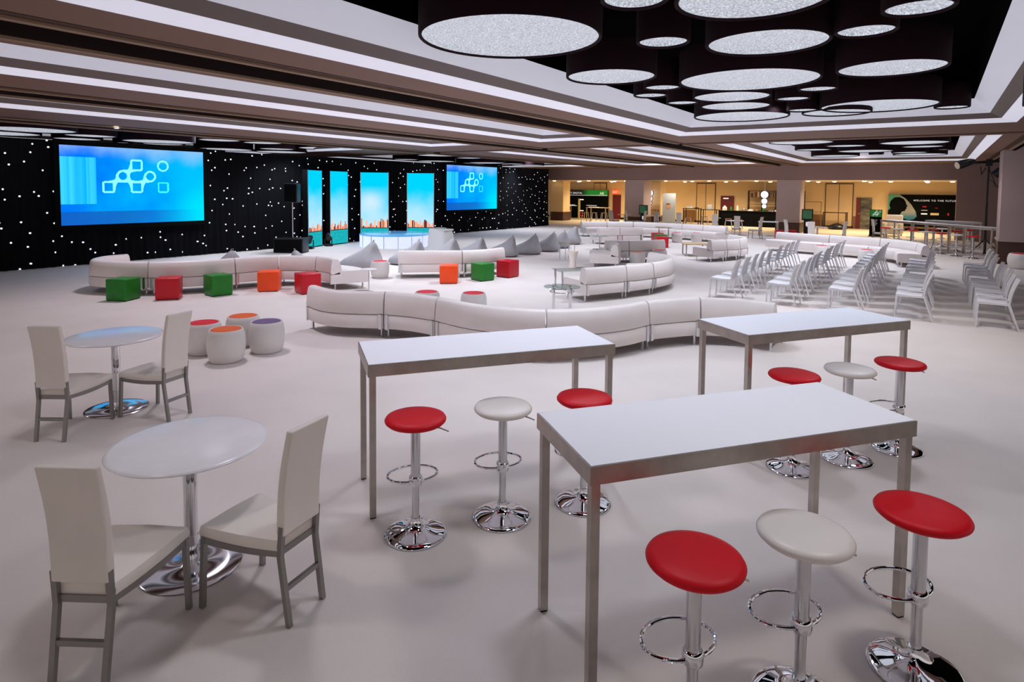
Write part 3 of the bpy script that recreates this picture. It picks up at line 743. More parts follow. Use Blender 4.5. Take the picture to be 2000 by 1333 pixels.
sofa([(-8.18, 6.05), (-7.66, 5.93), (-7.22, 6.02), (-6.70, 6.31), (-6.29, 6.43), (-5.80, 6.44), (-5.2, 6.36), (-4.65, 6.42), (-4.08, 6.66), (-3.62, 7.12), (-3.36, 7.62), (-3.24, 8.06), (-3.03, 8.42), (-2.75, 8.77), (-2.3, 8.98), (-1.8, 8.98)],
     [3, 5, 8, 11, 13], ['white leather sofa section at the left end of the big serpentine sofa, seen from behind', 'short white sofa section second from the left in the big serpentine', 'long curved white sofa section in the middle of the big serpentine sofa',
      'curved white sofa section behind the right corner of the middle bar table', 'short white sofa section just left of the right bar table corner', 'white sofa section at the right end of the big serpentine, behind the right bar table'], 'sections of the big serpentine sofa')
sofa([(-15.15, 6.35), (-15.05, 5.8), (-14.5, 5.38), (-13.85, 5.48), (-13.15, 5.93), (-12.75, 6.45), (-12.5, 6.95), (-12.43, 7.4), (-12.33, 7.85), (-12.12, 8.24), (-11.82, 8.5), (-11.4, 8.68), (-11.0, 8.68), (-10.68, 8.54)],
     [4, 7, 9, 11], ['curled white sofa section at the far left end beside the green cube', 'white sofa section behind the left red cube', 'white sofa section behind the orange cube, left part', 'white sofa section between the orange and red cubes', 'white sofa section at the right end with open seat beside the disc side table'], 'sections of the left curved sofa')
sofa([(-10.88, 10.72), (-10.3, 11.28), (-9.72, 11.82), (-9.42, 12.45), (-9.38, 13.2)], [2], ['white sofa section behind the second orange cube', 'white sofa section curving away behind the second green cube'], 'sections of the middle curved sofa')
sofa([(-5.66, 10.72), (-5.42, 11.2), (-5.2, 11.66), (-5.05, 12.05), (-4.93, 12.45), (-4.84, 13.05), (-4.95, 13.75), (-5.3, 14.35), (-5.85, 14.75)], [2, 4],
     ['white sofa section with end seat next to the round glass table', 'narrow middle section of the white sofa right of the glass table', 'white sofa section curling round at the back of the right centre sofa'], 'sections of the right centre sofa')
sofa([(-7.35, 15.85), (-7.55, 16.45), (-7.95, 17.0)], [], ['white chaise section with low end seat behind the right centre sofa'], 'sections of the back centre sofa')
sofa([(-8.3, 17.0), (-7.75, 17.5), (-7.3, 18.0), (-7.0, 18.6)], [1], ['white sofa section seen from behind, left of the orange topped stool', 'white sofa section seen from behind, over the orange topped stool'], 'sections of the back centre sofa')
sofa([(-11.3, 22.5), (-10.75, 23.3), (-10.1, 24.2)], [1], ['pale sofa section seen from behind, left of the far red cubes', 'pale sofa section seen from behind, right next to the far red cubes'], 'sections of the far centre sofa')
sofa([(-7.45, 27.3), (-8.6, 27.8), (-9.7, 28.1), (-10.9, 28.2), (-12.2, 28.0), (-13.4, 27.4), (-14.3, 26.4)], [1, 2, 4, 5],
     ['far long sofa, section at its right end', 'far long sofa, second section from its right end', 'far long sofa, long middle section', 'far long sofa, section left of its middle', 'far long sofa, section at its left end'], 'sections of the far long sofa')
sofa([(-5.75, 19.25), (-5.45, 19.85), (-5.2, 20.45), (-5.15, 21.2), (-5.45, 22.0), (-6.0, 22.5)], [1, 2, 3],
     ['white sofa section with end seat beside the wood topped table', 'white sofa section in the middle of the sofa left of the chair rows', 'white sofa section at the curve of the sofa left of the chair rows', 'white sofa section curling back at the sofa left of the chair rows'], 'sections of the sofa left of the chairs')
sofa([(-.12, 21.75), (-.3, 22.8), (-.8, 23.7), (-1.45, 24.25), (-2.2, 24.5), (-3.1, 24.7), (-4.0, 24.9), (-5.0, 25.35)], [1, 3, 5],
     ['pale sofa section curving towards the camera beside the last chair row', 'pale sofa section at the right of the sofa behind the chairs', 'pale sofa section in the middle of the sofa behind the chairs', 'pale sofa section at the left of the sofa behind the chairs'], 'sections of the sofa behind the chair rows')

# ================================================================== CUBES AND BARREL STOOLS
def cube(m):
    t = thing('cube_ottoman', 'x', 'ottoman')
    obj('body', MB().box(-.212, .212, -.212, .212, .012, .43), m, t, bevel=.022)
    for i in (-1, 1):
        for j in (-1, 1): obj('foot', MB().box(i * .17 - .02, i * .17 + .02, j * .17 - .02, j * .17 + .02, 0, .02), M['black'], t, smooth=False)
    return t
cubes = {}
for k, x, y, a, lab in [('green', -13.07, 5.44, 27.7, 'dark green cube ottoman at the far left end of the curved sofa'), ('red', -12.51, 6.04, 54, 'red cube ottoman between the two green ones at the left sofa'),
                        ('green', -12.16, 6.85, 83, 'bright green cube ottoman left of the orange one'), ('orange', -11.83, 7.82, 46, 'orange cube ottoman at the left curved sofa'),
                        ('red', -10.93, 8.13, 75, 'dark red cube ottoman behind the left end of the big serpentine'), ('orange', -9.5, 11.05, 38, 'orange cube ottoman at the middle sofa'),
                        ('green', -9.12, 11.87, 73, 'green cube ottoman between an orange and a red one at the middle sofa'), ('red', -8.97, 12.73, 88, 'red cube ottoman at the right end of the middle sofa'),
                        ('red', -8.85, 23.05, 40, 'far red cube ottoman in front of the far long sofa'), ('red', -9.75, 24.9, 40, 'far orange red cube ottoman left of the larger looking red one'), ('green', -9.3, 24.1, 40, 'far green cube ottoman mostly hidden between two red ones'),
                        ('red', -6.0, 30.6, 20, 'far red cube ottoman at the foot of the far column'), ('red', -5.6, 31.1, 20, 'far dark red cube ottoman half hidden behind the pale sofa')]:
    if k not in cubes: cubes[k] = cube(M[k]); cubes[k].location = (x, y, 0); cubes[k].rotation_euler = (0, 0, math.radians(a)); tag(cubes[k], lab, group='leather cube ottomans')
    else: dup(cubes[k], (x, y, 0), math.radians(a), lab)
def barrel(m):
    t = thing('barrel_stool', 'x', 'stool')
    obj('body', MB().lathe([(.175, 0), (.19, .004), (.205, .03), (.226, .12), (.234, .2), (.232, .28), (.222, .36), (.206, .408), (.197, .418), (.188, .414), (.186, .40), (0, .40)], 48), M['bodywhite'], t, angle=70)
    obj('cushion', MB().lathe([(0, .40), (.184, .40), (.184, .412), (.17, .420), (.1, .424), (0, .425)], 40), m, t, angle=70)
    return t
barrels = {}
for k, x, y, lab in [('redfab', -8.06, 4.33, 'white barrel stool with red cushion right behind the pale chair'), ('orangefab', -7.46, 4.30, 'white barrel stool with orange cushion, front one of the four'),
                     ('orangefab', -8.04, 4.89, 'white barrel stool with orange cushion, rear one of the four'), ('purplefab', -7.46, 4.88, 'white barrel stool with purple cushion'),
                     ('redfab', -7.38, 7.99, 'white barrel stool with red cushion behind the big serpentine, left one'), ('redfab', -6.65, 8.40, 'white barrel stool with red cushion behind the big serpentine, right one'),
                     ('redfab', -11.4, 10.62, 'white barrel stool with red cushion at the left end of the middle sofa'), ('orangefab', -7.25, 16.95, 'white barrel stool with orange cushion before the back centre sofa'),
                     ('redfab', -6.95, 17.95, 'white barrel stool with red cushion hidden behind the curled back of the right centre sofa'), ('redfab', -9.2, 25.75, 'far white barrel stool with red cushion, left one before the far long sofa'), ('redfab', -8.5, 26.2, 'far white barrel stool with red cushion, right one before the far long sofa'),
                     ('redfab', -10.1, 26.4, 'far barrel stool with red cushion behind the far cubes'),
                     ('redfab', -3.2, 23.1, 'far white barrel stool with red cushion behind the second chair row'), ('redfab', -1.82, 22.5, 'far white barrel stool with red cushion behind the third chair row')]:
    if k not in barrels: barrels[k] = barrel(M[k]); barrels[k].location = (x, y, 0); tag(barrels[k], lab, group='white barrel stools')
    else: dup(barrels[k], (x, y, 0), 0, lab)
dup(barrels['redfab'], (2.2, 23.75, 0), 0, 'wide white barrel stool with red cushion at the foot of the right column', scale=(1.75, 1.75, 1.08))

# ================================================================== BEAN BAGS
def bean():
    t = MB(); lv = [(0.0, .36, .46, 0), (.05, .43, .54, 0), (.14, .45, .56, .0), (.24, .41, .47, -.05), (.34, .34, .33, -.14), (.44, .25, .21, -.23), (.54, .17, .135, -.29), (.62, .10, .085, -.325), (.67, .045, .04, -.335), (.685, .0, .0, -.337)]
    vs = MB(); n = 20; rows = []
    for z, a, b, c in lv:
        r = []
        for k in range(n):
            u = 2 * PI * k / n; q = .75
            X = math.copysign(abs(math.cos(u)) ** q, math.cos(u)) * max(a, .002); Y = math.copysign(abs(math.sin(u)) ** q, math.sin(u)) * max(b, .002)
            wob = 1 + .035 * math.sin(3 * u + z * 9) + .02 * math.sin(7 * u - z * 14)
            r.append((X * wob, Y * wob + c, z))
        rows.append(r)
    vs.grid(rows, True); vs.f.append(tuple(range(n)))
    return vs
BB = thing('bean_bag', 'grey bean bag behind the long back of the left sofa', 'bean bag', (-14.45, 8.35, 0), hd(-1, .1), 'grey bean bag loungers')
obj('bag', bean(), M['bean'], BB, subsurf=1)
obj('handle', MB().tube([(-.03, -.34, .67), (-.02, -.36, .72), (.02, -.36, .72), (.03, -.34, .67)], .009, 6), M['bean'], BB)
for x, y, h, lab, s in [(-13.25, 9.85, (.2, 1), 'small looking grey bean bag peeking over the right part of the left sofa', .95), (-13.2, 11.62, (-1, -.25), 'large grey bean bag right of the left sofa, nearest of them all', 1.1),
                        (-12.75, 13.0, (-1, -.2), 'grey bean bag behind the left barrel stool, second nearest', 1.05), (-12.55, 14.35, (-1, -.15), 'grey bean bag in front of the white covered chair', 1.05), (-12.35, 15.5, (-1, -.2), 'grey bean bag behind the middle sofa, right of the covered chair', 1.0),
                        (-11.85, 16.5, (-1, -.5), 'grey bean bag just right of the middle sofa end', 1.0), (-11.7, 17.7, (-1, -.2), 'grey bean bag second in the open row right of the middle sofa', 1.0),
                        (-11.7, 18.95, (-1, -.2), 'grey bean bag third in the open row right of the middle sofa', 1.0), (-12.0, 20.3, (-1, -.1), 'grey bean bag fourth in the open row, half hidden', .95), (-12.5, 21.95, (-1, -.3), 'big grey bean bag with upright peak at the far end of the row', 1.08)]:
    dup(BB, (x, y, 0), hd(*h), lab, scale=(s, s, s))

# ================================================================== SIDE TABLES
t = thing('glass_side_table', 'round glass side table on four chrome legs by the right centre sofa', 'table', (-5.62, 9.72, 0))
obj('tabletop', MB().lathe([(0, .452), (.335, .452), (.34, .457), (.335, .462), (0, .462)], 48), M['glass'], t)
for i in range(4):
    a = PI / 4 + i * PI / 2 + .6
    x, y = .22 * math.cos(a), .22 * math.sin(a)
    l = obj('leg', MB().tube([(x, y, 0), (x, y, .445)], .017, 12), M['chrome'], t)
    obj('collar', MB().lathe([(.017, .35), (.028, .352), (.028, .385), (.017, .387)], 16, (x, y, 0)).lathe([(.017, .43), (.03, .44), (.03, .45), (0, .452)], 16, (x, y, 0)), M['chrome'], l)
obj('ring_shelf', MB().tube([(.22 * math.cos(k * PI / 16), .22 * math.sin(k * PI / 16), .37) for k in range(32)], .01, 8, True), M['chrome'], t)
t = thing('disc_side_table', 'small white disc side table at the open end of the left sofa', 'table', (-9.98, 8.98, 0))
obj('tabletop', MB().lathe([(0, .49), (.17, .49), (.175, .497), (.17, .503), (0, .503)], 32), M['bodywhite'], t)
obj('column', MB().tube([(0, 0, .01), (0, 0, .49)], .014, 10), M['satin'], t)
obj('base', MB().lathe([(0, 0), (.12, 0), (.12, .008), (.02, .014), (0, .014)], 32), M['satin'], t)
t = thing('glass_coffee_table', 'dark glass coffee table between the right centre sofa and the pale pedestal', 'table', (-6.78, 12.35, 0), .9)
obj('tabletop', MB().box(-.5, .5, -.28, .28, .40, .415), M['glass'], t, smooth=False)
for i in (-1, 1):
    for j in (-1, 1): obj('leg', MB().box(i * .42 - .018, i * .42 + .018, j * .22 - .018, j * .22 + .018, 0, .40), M['satin'], t, smooth=False)
t = thing('small_glass_table', 'small round table on four steel legs beside the far bean bags', 'table', (-9.75, 17.15, 0))
obj('tabletop', MB().lathe([(0, .50), (.3, .50), (.3, .515), (0, .515)], 32), M['glass'], t)
for i in range(4):
    a = .3 + i * PI / 2; obj('leg', MB().tube([(.24 * math.cos(a), .24 * math.sin(a), 0), (.24 * math.cos(a), .24 * math.sin(a), .5)], .014, 8), M['satin'], t)
t = thing('pedestal_planter', 'cream tapered pedestal standing between the bean bags and the white chaise', 'pedestal', (-8.45, 15.2, 0))
obj('body', MB().lathe([(0, 0), (.1, 0), (.105, .02), (.085, .22), (.12, .38), (.155, .5), (.145, .5), (.11, .4), (0, .36)], 28), mat('cream_glow', rgb(246, 232, 222), .5), t, angle=60)
t = thing('wood_top_table', 'wood topped coffee table on steel loop legs left of the chair rows sofa', 'table', (-6.85, 20.95, 0), .5)
obj('tabletop', MB().box(-.42, .42, -.42, .42, .40, .43), M['wood'], t, bevel=.005)
for i in (-1, 1): obj('loop_leg', MB().bar((i * .34, -.36, .4), (i * .34, -.36, .02), .04).bar((i * .34, .36, .4), (i * .34, .36, .02), .04).bar((i * .34, -.36, .02), (i * .34, .36, .02), .04), M['steel'], t, smooth=False)
t = thing('tall_side_table', 'steel side table on one leg in front of the far centre sofa', 'table', (-10.3, 20.55, 0), .8)
obj('tabletop', MB().box(-.27, .27, -.24, .24, .5, .52), M['glass'], t, smooth=False)
obj('leg', MB().bar((0, 0, .02), (0, 0, .5), .03).bar((-.2, -.2, .015), (.2, -.2, .015), .03).bar((-.2, .2, .015), (.2, .2, .015), .03).bar((0, -.2, .015), (0, .2, .015), .03), M['steel'], t, smooth=False)
t = thing('tall_side_table', 'small table beside the left far barrel stool with red cushion', 'table', (-9.75, 25.6, 0), .3)
obj('tabletop', MB().box(-.35, .35, -.3, .3, .62, .64), M['satin'], t, smooth=False)
obj('leg', MB().bar((-.2, 0, 0), (-.2, 0, .62), .05).bar((.2, 0, 0), (.2, 0, .62), .05), M['satin'], t, smooth=False)

# ================================================================== ROWS OF WHITE CHAIRS
def theatre_chair():
    t = thing('stacking_chair', 'x', 'chair')                 # faces +Y, moulded white
    fr = MB(); rows = []
    path = [(.23, .425), (.21, .442), (.1, .438), (-.05, .428), (-.16, .425)]
    for y, z in path: rows.append([(-.22, y, z), (-.2, y, z - .012), (.2, y, z - .012), (.22, y, z), (.2, y, z + .01), (-.2, y, z + .01)])
    fr.grid(rows, True); fr.f.append(tuple(range(6))); fr.f.append(tuple(range(24, 30)))
    obj('seat', fr, M['chairplastic'], t, angle=60)
    b = MB(); rows = []
    for v in [k / 8 for k in range(9)]:
        z = .44 + .39 * v; y = -.19 - .02 * v - .085 * v * v; wv = .205 + .012 * math.sin(PI * v); crv = .03
        rows.append([(-wv, y - .014, z), (-wv, y + .006, z), (0, y + .006 - crv, z), (wv, y + .006, z), (wv, y - .014, z), (0, y - .014 - crv, z)])
    b.grid(rows, True); b.f.append(tuple(range(6))); b.f.append(tuple(range(48, 54)))
    obj('backrest', b, M['chairplastic'], t, angle=60)
    for s in (-1, 1):
        obj('leg', MB().bar((s * .225, .235, 0), (s * .215, .215, .435), .022, .026), M['chairplastic'], t, smooth=False)
        obj('leg', MB().bar((s * .225, -.33, 0), (s * .212, -.185, .45), .023, .03), M['chairplastic'], t, smooth=False)
        obj('side_rail', MB().bar((s * .215, .21, .418), (s * .212, -.19, .418), .022, .03), M['chairplastic'], t, smooth=False)
    return t
TC = theatre_chair(); firstc = True
rows_x = [(-3.62, 5, 4), (-2.52, 5, 5), (-1.42, 5, 5), (-.33, 5, 4), (.86, 5, 4)]
rn = ['leftmost row', 'second row from the left', 'middle row', 'fourth row from the left', 'rightmost row']
nth = ['nearest one', 'second from the near end', 'third from the near end', 'fourth from the near end', 'fifth from the near end', 'sixth from the near end', 'seventh from the near end', 'eighth from the near end', 'ninth from the near end', 'tenth from the near end']
for r, (x, a, b) in enumerate(rows_x):
    yy = [13.05 + .76 * k for k in range(a)] + [17.25 + .82 * k for k in range(b)]
    for k, y in enumerate(yy):
        lab = 'white moulded chair, %s of chairs, %s' % (rn[r], nth[k])
        rz = PI / 2 + random.uniform(-.03, .03)
        if firstc: TC.location = (x, y, 0); TC.rotation_euler = (0, 0, rz); tag(TC, lab, group='rows of white moulded chairs'); firstc = False
        else: dup(TC, (x + random.uniform(-.02, .02), y, 0), rz, lab)

# ================================================================== FAR HALL: high back chairs and small tables
g = 'pale high back chairs at the far end'
for px, y, h, lab in [(-15.9, 33.6, (.3, 1), 'far pale chair before the far left column, left one'), (-14.75, 33.4, (1, .2), 'far pale chair left of the dark kiosk'), (-14.15, 33.5, (-1, .1), 'far pale chair right of the dark kiosk'),
                      (-13.0, 33.5, (.4, 1), 'far pale chair before the pale poster'), (-11.7, 33.0, (-.3, 1), 'far pale chair right of the pale poster'), (-9.45, 32.1, (-.2, 1), 'far pale chair left of the red door, behind the far long sofa'),
                      (-8.05, 30.9, (-.3, 1), 'far pale chair seen from behind at the small table before the bar'), (-7.05, 30.4, (-1, .2), 'far pale chair seen from the side at the small table before the bar'), (-5.15, 28.7, (.8, .6), 'far pale chair left of the small table at the column'),
                      (-4.15, 27.6, (.1, 1), 'far pale chair seen from behind at the small table at the column'), (-3.35, 28.6, (-1, .3), 'far pale chair right of the small table at the column'), (-2.1, 32.0, (.9, .3), 'far pale chair half hidden beside the tall covered armchair')]:
    dup(CH, (px, y, 0), hd(*h), lab, g)
g = 'small pale tables at the far end'
for x, y, lab in [(-15.6, 34.4, 'far small pale table beside the far left column'), (-13.6, 34.2, 'far small pale table between the chairs before the poster'), (-8.4, 31.9, 'far small pale table with two chairs before the bar'), (-4.2, 29.0, 'far small pale table before the far column'), (-10.2, 34.2, 'far small pale table before the red door')]:
    dup(T1, (x, y, 0), 0, lab, g)
def hall_table(x, y, L, W, H, m, lab, rz=0, lm=None, g='high hall tables'):
    t = thing('hall_table', lab, 'table', (x, y, 0), rz, g)
    obj('tabletop', MB().box(-L / 2, L / 2, -W / 2, W / 2, H - .04, H), m, t, smooth=False)
    for i in (-1, 1):
        for j in (-1, 1): obj('leg', MB().box(i * (L / 2 - .04) - .025, i * (L / 2 - .04) + .025, j * (W / 2 - .04) - .025, j * (W / 2 - .04) + .025, 0, H - .04), lm or m, t, smooth=False)
    return t
hall_table(-23.2, 39.7, 1.6, .6, 1.05, M['laminate'], 'white topped high table before the dark sign wall', 0, M['steel'])
hall_table(-19.1, 37.8, 1.5, .7, 1.02, M['wood'], 'wooden high table before the dark sign wall')
hall_table(-15.2, 37.8, .7, .6, 1.0, M['brown'], 'brown wooden high table behind the dark kiosk')
hall_table(-13.5, 40.6, 1.1, .6, 1.05, M['gear'], 'dark high table left of the hall double doors', 0)
hall_table(-12.2, 40.2, 1.1, .6, 1.02, M['gear'], 'dark high table before the hall double doors', 0)
hall_table(-5.1, 41.9, 1.3, .7, 1.0, M['gear'], 'dark high table right of the far column', 0)
hall_table(-6.9, 32.4, .9, .6, .74, M['laminate'], 'low pale table between the far red cubes and the bar', .1, M['steel'])
t0 = None
def wire_stool(x, y, lab, s=1):
    global t0
    if t0 is None:
        t0 = thing('backless_stool', lab, 'stool', (x, y, 0), 0, 'backless wooden hall stools')
        obj('seat', MB().box(-.18, .18, -.18, .18, .66, .7), M['brown'], t0, smooth=False)
        for i in (-1, 1):
            for j in (-1, 1): obj('leg', MB().bar((i * .22, j * .22, 0), (i * .14, j * .14, .66), .028), M['satin'], t0, smooth=False)
    else: dup(t0, (x, y, 0), .2, lab, scale=(1, 1, s))
for x, y, lab, s in [(-19.6, 36.9, 'backless stool left in front of the wooden high table', 1), (-18.9, 36.8, 'backless stool in front of the wooden high table', 1), (-18.2, 36.9, 'backless stool at the right of the wooden high table', 1), (-12.7, 37.4, 'backless stool before the pale poster', .8),
                     (-11.9, 38.2, 'backless stool before the first dark high table', .9), (-10.4, 38.0, 'backless stool before the hall double doors', .8), (-9.6, 37.3, 'backless stool before the dark red door', .8)]: wire_stool(x, y, lab, s)

# dark sign wall with green header
t = thing('sign_wall', 'black sign wall with green header and white lettering beyond the drape', 'sign', (-23.6, 42.7, 0), 0)
obj('board', MB().box(-1.6, 2.82, 0, .15, 0, 2.2), M['bannerblack'], t, smooth=False)
gm = mat('green_header', rgb(10, 14, 12), .4); nt = gm.node_tree
tcn = nt.nodes.new('ShaderNodeTexCoord'); spn = nt.nodes.new('ShaderNodeSeparateXYZ'); nt.links.new(tcn.outputs['Object'], spn.inputs[0])
cc = mixc(nt, step(nt, spn.outputs[0], .55, 1.3), rgb(6, 8, 8), rgb(26, 150, 50))
nt.links.new(cc, nt.nodes['Principled BSDF'].inputs['Base Color']); nt.links.new(cc, nt.nodes['Principled BSDF'].inputs['Emission Color']); nt.nodes['Principled BSDF'].inputs['Emission Strength'].default_value = .2
obj('header', MB().box(-1.6, 2.82, -.03, 0, 1.78, 2.2), gm, t, smooth=False)
obj('header_line', MB().box(-1.6, 2.82, -.04, -.03, 1.77, 1.80), M['letter'], t, smooth=False)
text('lettering', 'MARRIOTT DIGITAL', .21, M['letter'], t, (-1.42, -.035, 1.89), (PI / 2, 0, 0), space=1.12)
text('lettering', 'AK', .3, M['letter'], t, (2.15, -.035, 1.85), (PI / 2, 0, 0))
for x0, z in ((-.9, 1.0), (-.75, .93), (1.0, .98), (1.2, .86)):
    obj('small_lettering', MB().box(x0, x0 + .9, -.01, -.0, z, z + .035), M['letter'], t, smooth=False)
t = thing('drink_totem', 'slim yellow and red totem sign before the black sign wall', 'sign', (-22.1, 40.6, 0))
obj('post', MB().box(-.07, .07, -.04, .04, 0, 1.55), mat('totem_yellow', rgb(186, 168, 96), .5), t, smooth=False)
for z, c_ in ((1.45, 'letter'), (.62, 'letter'), (.45, 'exit'), (.24, 'exit')): obj('tab', MB().box(.07, .36, -.02, .02, z, z + .07), M[c_] if c_ == 'letter' else M['red'], t, smooth=False)
t = thing('exit_sign', 'glowing orange red EXIT sign above the dark door', 'sign', (-20.3, 43.0, 1.93))
obj('housing', MB().box(-.2, .24, -.04, .1, 0, .3), M['exit'], t, smooth=False)
text('lettering', 'EXIT', .18, M['letter'], t, (-.17, -.045, .08), (PI / 2, 0, 0))
t = struct('door_1', MB().box(-20.5, -19.85, 43.0, 43.09, 0, 1.86), M['reddoor'], smooth=False)
t = struct('door_2', MB().box(-12.33, -11.45, 43.0, 43.09, 0, 1.9), M['reddoor'], smooth=False)
obj('door_plate', MB().box(-12.15, -11.8, 42.98, 43.0, 1.68, 1.76), M['letter'], t, smooth=False)
for i, (x0, x1) in enumerate([(-22.1, -21.1), (-14.0, -12.75), (-5.8, -4.33)]):
    d = struct('door_%d' % (3 + i), MB().box(x0, (x0 + x1) / 2 - .02, 43.03, 43.09, .05, 2.72).box((x0 + x1) / 2 + .02, x1, 43.03, 43.09, .05, 2.72), M['tandoor'], smooth=False)
    obj('door_frame', MB().box(x0 - .05, x1 + .05, 43.05, 43.095, 2.72, 2.78).box(x0 - .05, x0, 43.05, 43.095, 0, 2.75).box(x1, x1 + .05, 43.05, 43.095, 0, 2.75).box((x0 + x1) / 2 - .02, (x0 + x1) / 2 + .02, 43.06, 43.095, 0, 2.75).box(x0, x1, 43.0, 43.05, 0, .09), M['colbase'], d, smooth=False)
t = struct('door_6', MB().box(-4.1, -3.88, 42.9, 43.08, 0, 1.9), M['reddoor'], smooth=False)
obj('glass_leaf', MB().box(-3.88, -3.28, 43.0, 43.08, 0, 1.9), mat('patterned_glass', rgb(96, 92, 74), .2, noise=(2.2, .7, (1, 1, 2.5))), t, smooth=False)
obj('door_handle', MB().box(-3.98, -3.9, 42.86, 42.9, .9, .94), M['satin'], t, smooth=False)
for i, (x0, x1, h) in enumerate([(-7.0, -5.95, .8), (-4.25, -4.1, .75), (-14.9, -14.1, .85), (-10.7, -10.4, .8)]):
    tag(obj('wall_panel', MB().box(x0, x1, 42.95, 43.05, 0, h), M['brown'], smooth=False), 'brown wooden wainscot panel on the tan hall wall, %s' % ['behind the dark table right of the column', 'narrow one left of the glass door', 'behind the dark tables', 'left of the red door'][i], 'wall panel')

# poster, kiosks, lit discs
t = thing('pull_up_banner', 'pale grey pull up banner with an orange round emblem', 'banner', (-14.0, 37.6, 0), .05, 'pull up banners')
obj('sheet', MB().box(-.42, .42, -.01, .01, .05, 2.05), M['poster'], t, smooth=False)
obj('foot', MB().box(-.44, .44, -.12, .12, 0, .06), M['satin'], t, smooth=False)
e = obj('emblem', MB().lathe([(0, 0), (.17, 0), (.17, .01), (0, .01)], 24), mat('peach_emblem', rgb(226, 170, 130), .5), t); e.location = (-.05, -.015, 1.25); e.rotation_euler = (PI / 2, 0, 0)
obj('emblem_band', MB().box(-.17, .07, -.03, -.012, 1.34, 1.41), M['brown'], t, smooth=False)
k0 = None
for x, y, lab in [(-14.75, 35.3, 'dark kiosk with green screen left of the pale poster'), (-5.55, 35.0, 'dark kiosk with green screen at the right side of the far column')]:
    if k0 is None:
        k0 = thing('kiosk', lab, 'kiosk', (x, y, 0), 0, 'dark touch screen kiosks')
        obj('stand', MB().box(-.16, .16, -.06, .06, 0, .85), M['gear'], k0, smooth=False)
        obj('base', MB().box(-.24, .24, -.2, .2, 0, .03), M['gear'], k0, smooth=False)
        obj('monitor', MB().box(-.27, .27, -.06, .03, .75, 1.33), M['gear'], k0, bevel=.01)
        obj('display', MB().box(-.22, .22, -.066, -.06, .82, 1.28), mat('kiosk_display', rgb(40, 70, 50), .2, emit=.3, emit_col=rgb(60, 110, 70), noise=(6, .6)), k0, smooth=False)
        obj('logo_mark', MB().box(-.06, .06, -.066, -.06, .45, .66), M['letter'], k0, smooth=False)
    else: dup(k0, (x, y, 0), 0, lab)
d0 = None
for x, y, lab in [(-15.42, 38.0, 'three lit white discs hanging in front of the tan column'), (-8.0, 36.4, 'three lit white discs hanging left of the far column before the shelves')]:
    if d0 is None:
        d0 = thing('disc_pendant', lab, 'lamp', (x, y, 2.88), 0, 'pendants of three lit discs')
        obj('rod', MB().tube([(0, 0, 0), (0, 0, -1.5)], .012, 6), M['satin'], d0)
        for z, r in ((-.83, .2), (-1.2, .16), (-1.48, .12)):
            q = obj('lit_disc', MB().lathe([(0, -.04), (r, -.04), (r, .04), (0, .04)], 28), M['lampdisc'], d0, loc=(0, -.03, z)); q.rotation_euler = (PI / 2, 0, 0)
            obj('disc_rim', MB().lathe([(r, -.045), (r + .02, -.045), (r + .02, .045), (r, .045), (r, -.045)], 28, cap=False), M['gear'], d0, loc=(0, -.03, z)).rotation_euler = (PI / 2, 0, 0)
    else: dup(d0, (x, y, 2.88), 0, lab)

# bar back: shelves, counter and bottles
t = thing('display_shelf', 'dark metal display shelf against the tan wall behind the bar counter', 'shelf', (-10.35, 42.5, 0))
s = MB()
for i in range(5): s.box(i * .85 - .02, i * .85 + .02, -.15, .2, 0, 2.26)
obj('upright', s, M['gear'], t, smooth=False)
for z in (.95, 1.35, 1.8, 2.24): obj('shelf_board', MB().box(0, 3.4, -.15, .2, z, z + .04), M['brown'] if z > 1 and z < 2 else M['gear'], t, smooth=False)
n0 = None; q = 0
W2 = ['leftmost', 'second from left', 'third from left', 'fourth from left', 'fifth from left', 'sixth from left', 'seventh from left', 'eighth from left', 'ninth from left', 'tenth from left', 'eleventh from left', 'twelfth from left']
fm = [M['colbase'], M['brown'], M['tandoor'], M['poster']]
for i in range(12):
    b = obj('binder', MB().box(-.05, .05, -.1, .1, 0, .28 + .06 * (i % 3)), fm[i % 4], loc=(-10.35 + (i // 3) * .85 + .2 + (i % 3) * .22, 42.5, 1.84), smooth=False)
    tag(b, 'narrow upright box on the top board of the display shelf, %s' % W2[i], 'box', 'boxes on the display shelf')
t = thing('bar_counter', 'black draped bar counter before the display shelf', 'counter', (-9.7, 40.6, 0))
obj('skirt', MB().box(-1.9, 1.55, -.35, .35, 0, .95), M['black'], t, smooth=False)
obj('countertop', MB().box(-1.93, 1.58, -.38, .38, .95, .98), M['gear'], t, smooth=False)
cols = [M['bodywhite'], M['green'], M['bodywhite'], M['satin'], M['bodywhite'], M['brown'], M['green'], M['satin'], M['bodywhite']]
for i in range(9):
    h = [.3, .26, .34, .12, .1, .1, .28, .1, .12][i]; r = [.14, .06, .06, .16, .2, .14, .06, .18, .16][i]
    b = obj('serving_dish' if h < .2 else 'bottle', MB().lathe([(0, 0), (r, 0), (r, h * .6), (r * .5, h * .8), (r * .4, h), (0, h)], 14), cols[i], loc=(-11.35 + i * .4, 40.55, .98))
    tag(b, '%s on the bar counter, %s' % ('small low serving dish' if h < .2 else 'small upright bottle', W2[i]), 'dish' if h < .2 else 'bottle', 'things on the bar counter')
for x, y, z, h, r, lab in [(-13.7, 40.6, 1.05, .14, .16, 'white box on the dark high table at the left'), (-12.2, 40.2, 1.02, .3, .14, 'framed notice on the dark high table before the double doors'), (-13.2, 40.6, 1.05, .06, .12, 'dark tray on the first dark high table')]:
    tag(obj('table_top_box', MB().box(-r, r, -r * .6, r * .6, 0, h), M['poster'] if 'dark tray' not in lab else M['gear'], loc=(x, y, z), smooth=False), lab, 'box')
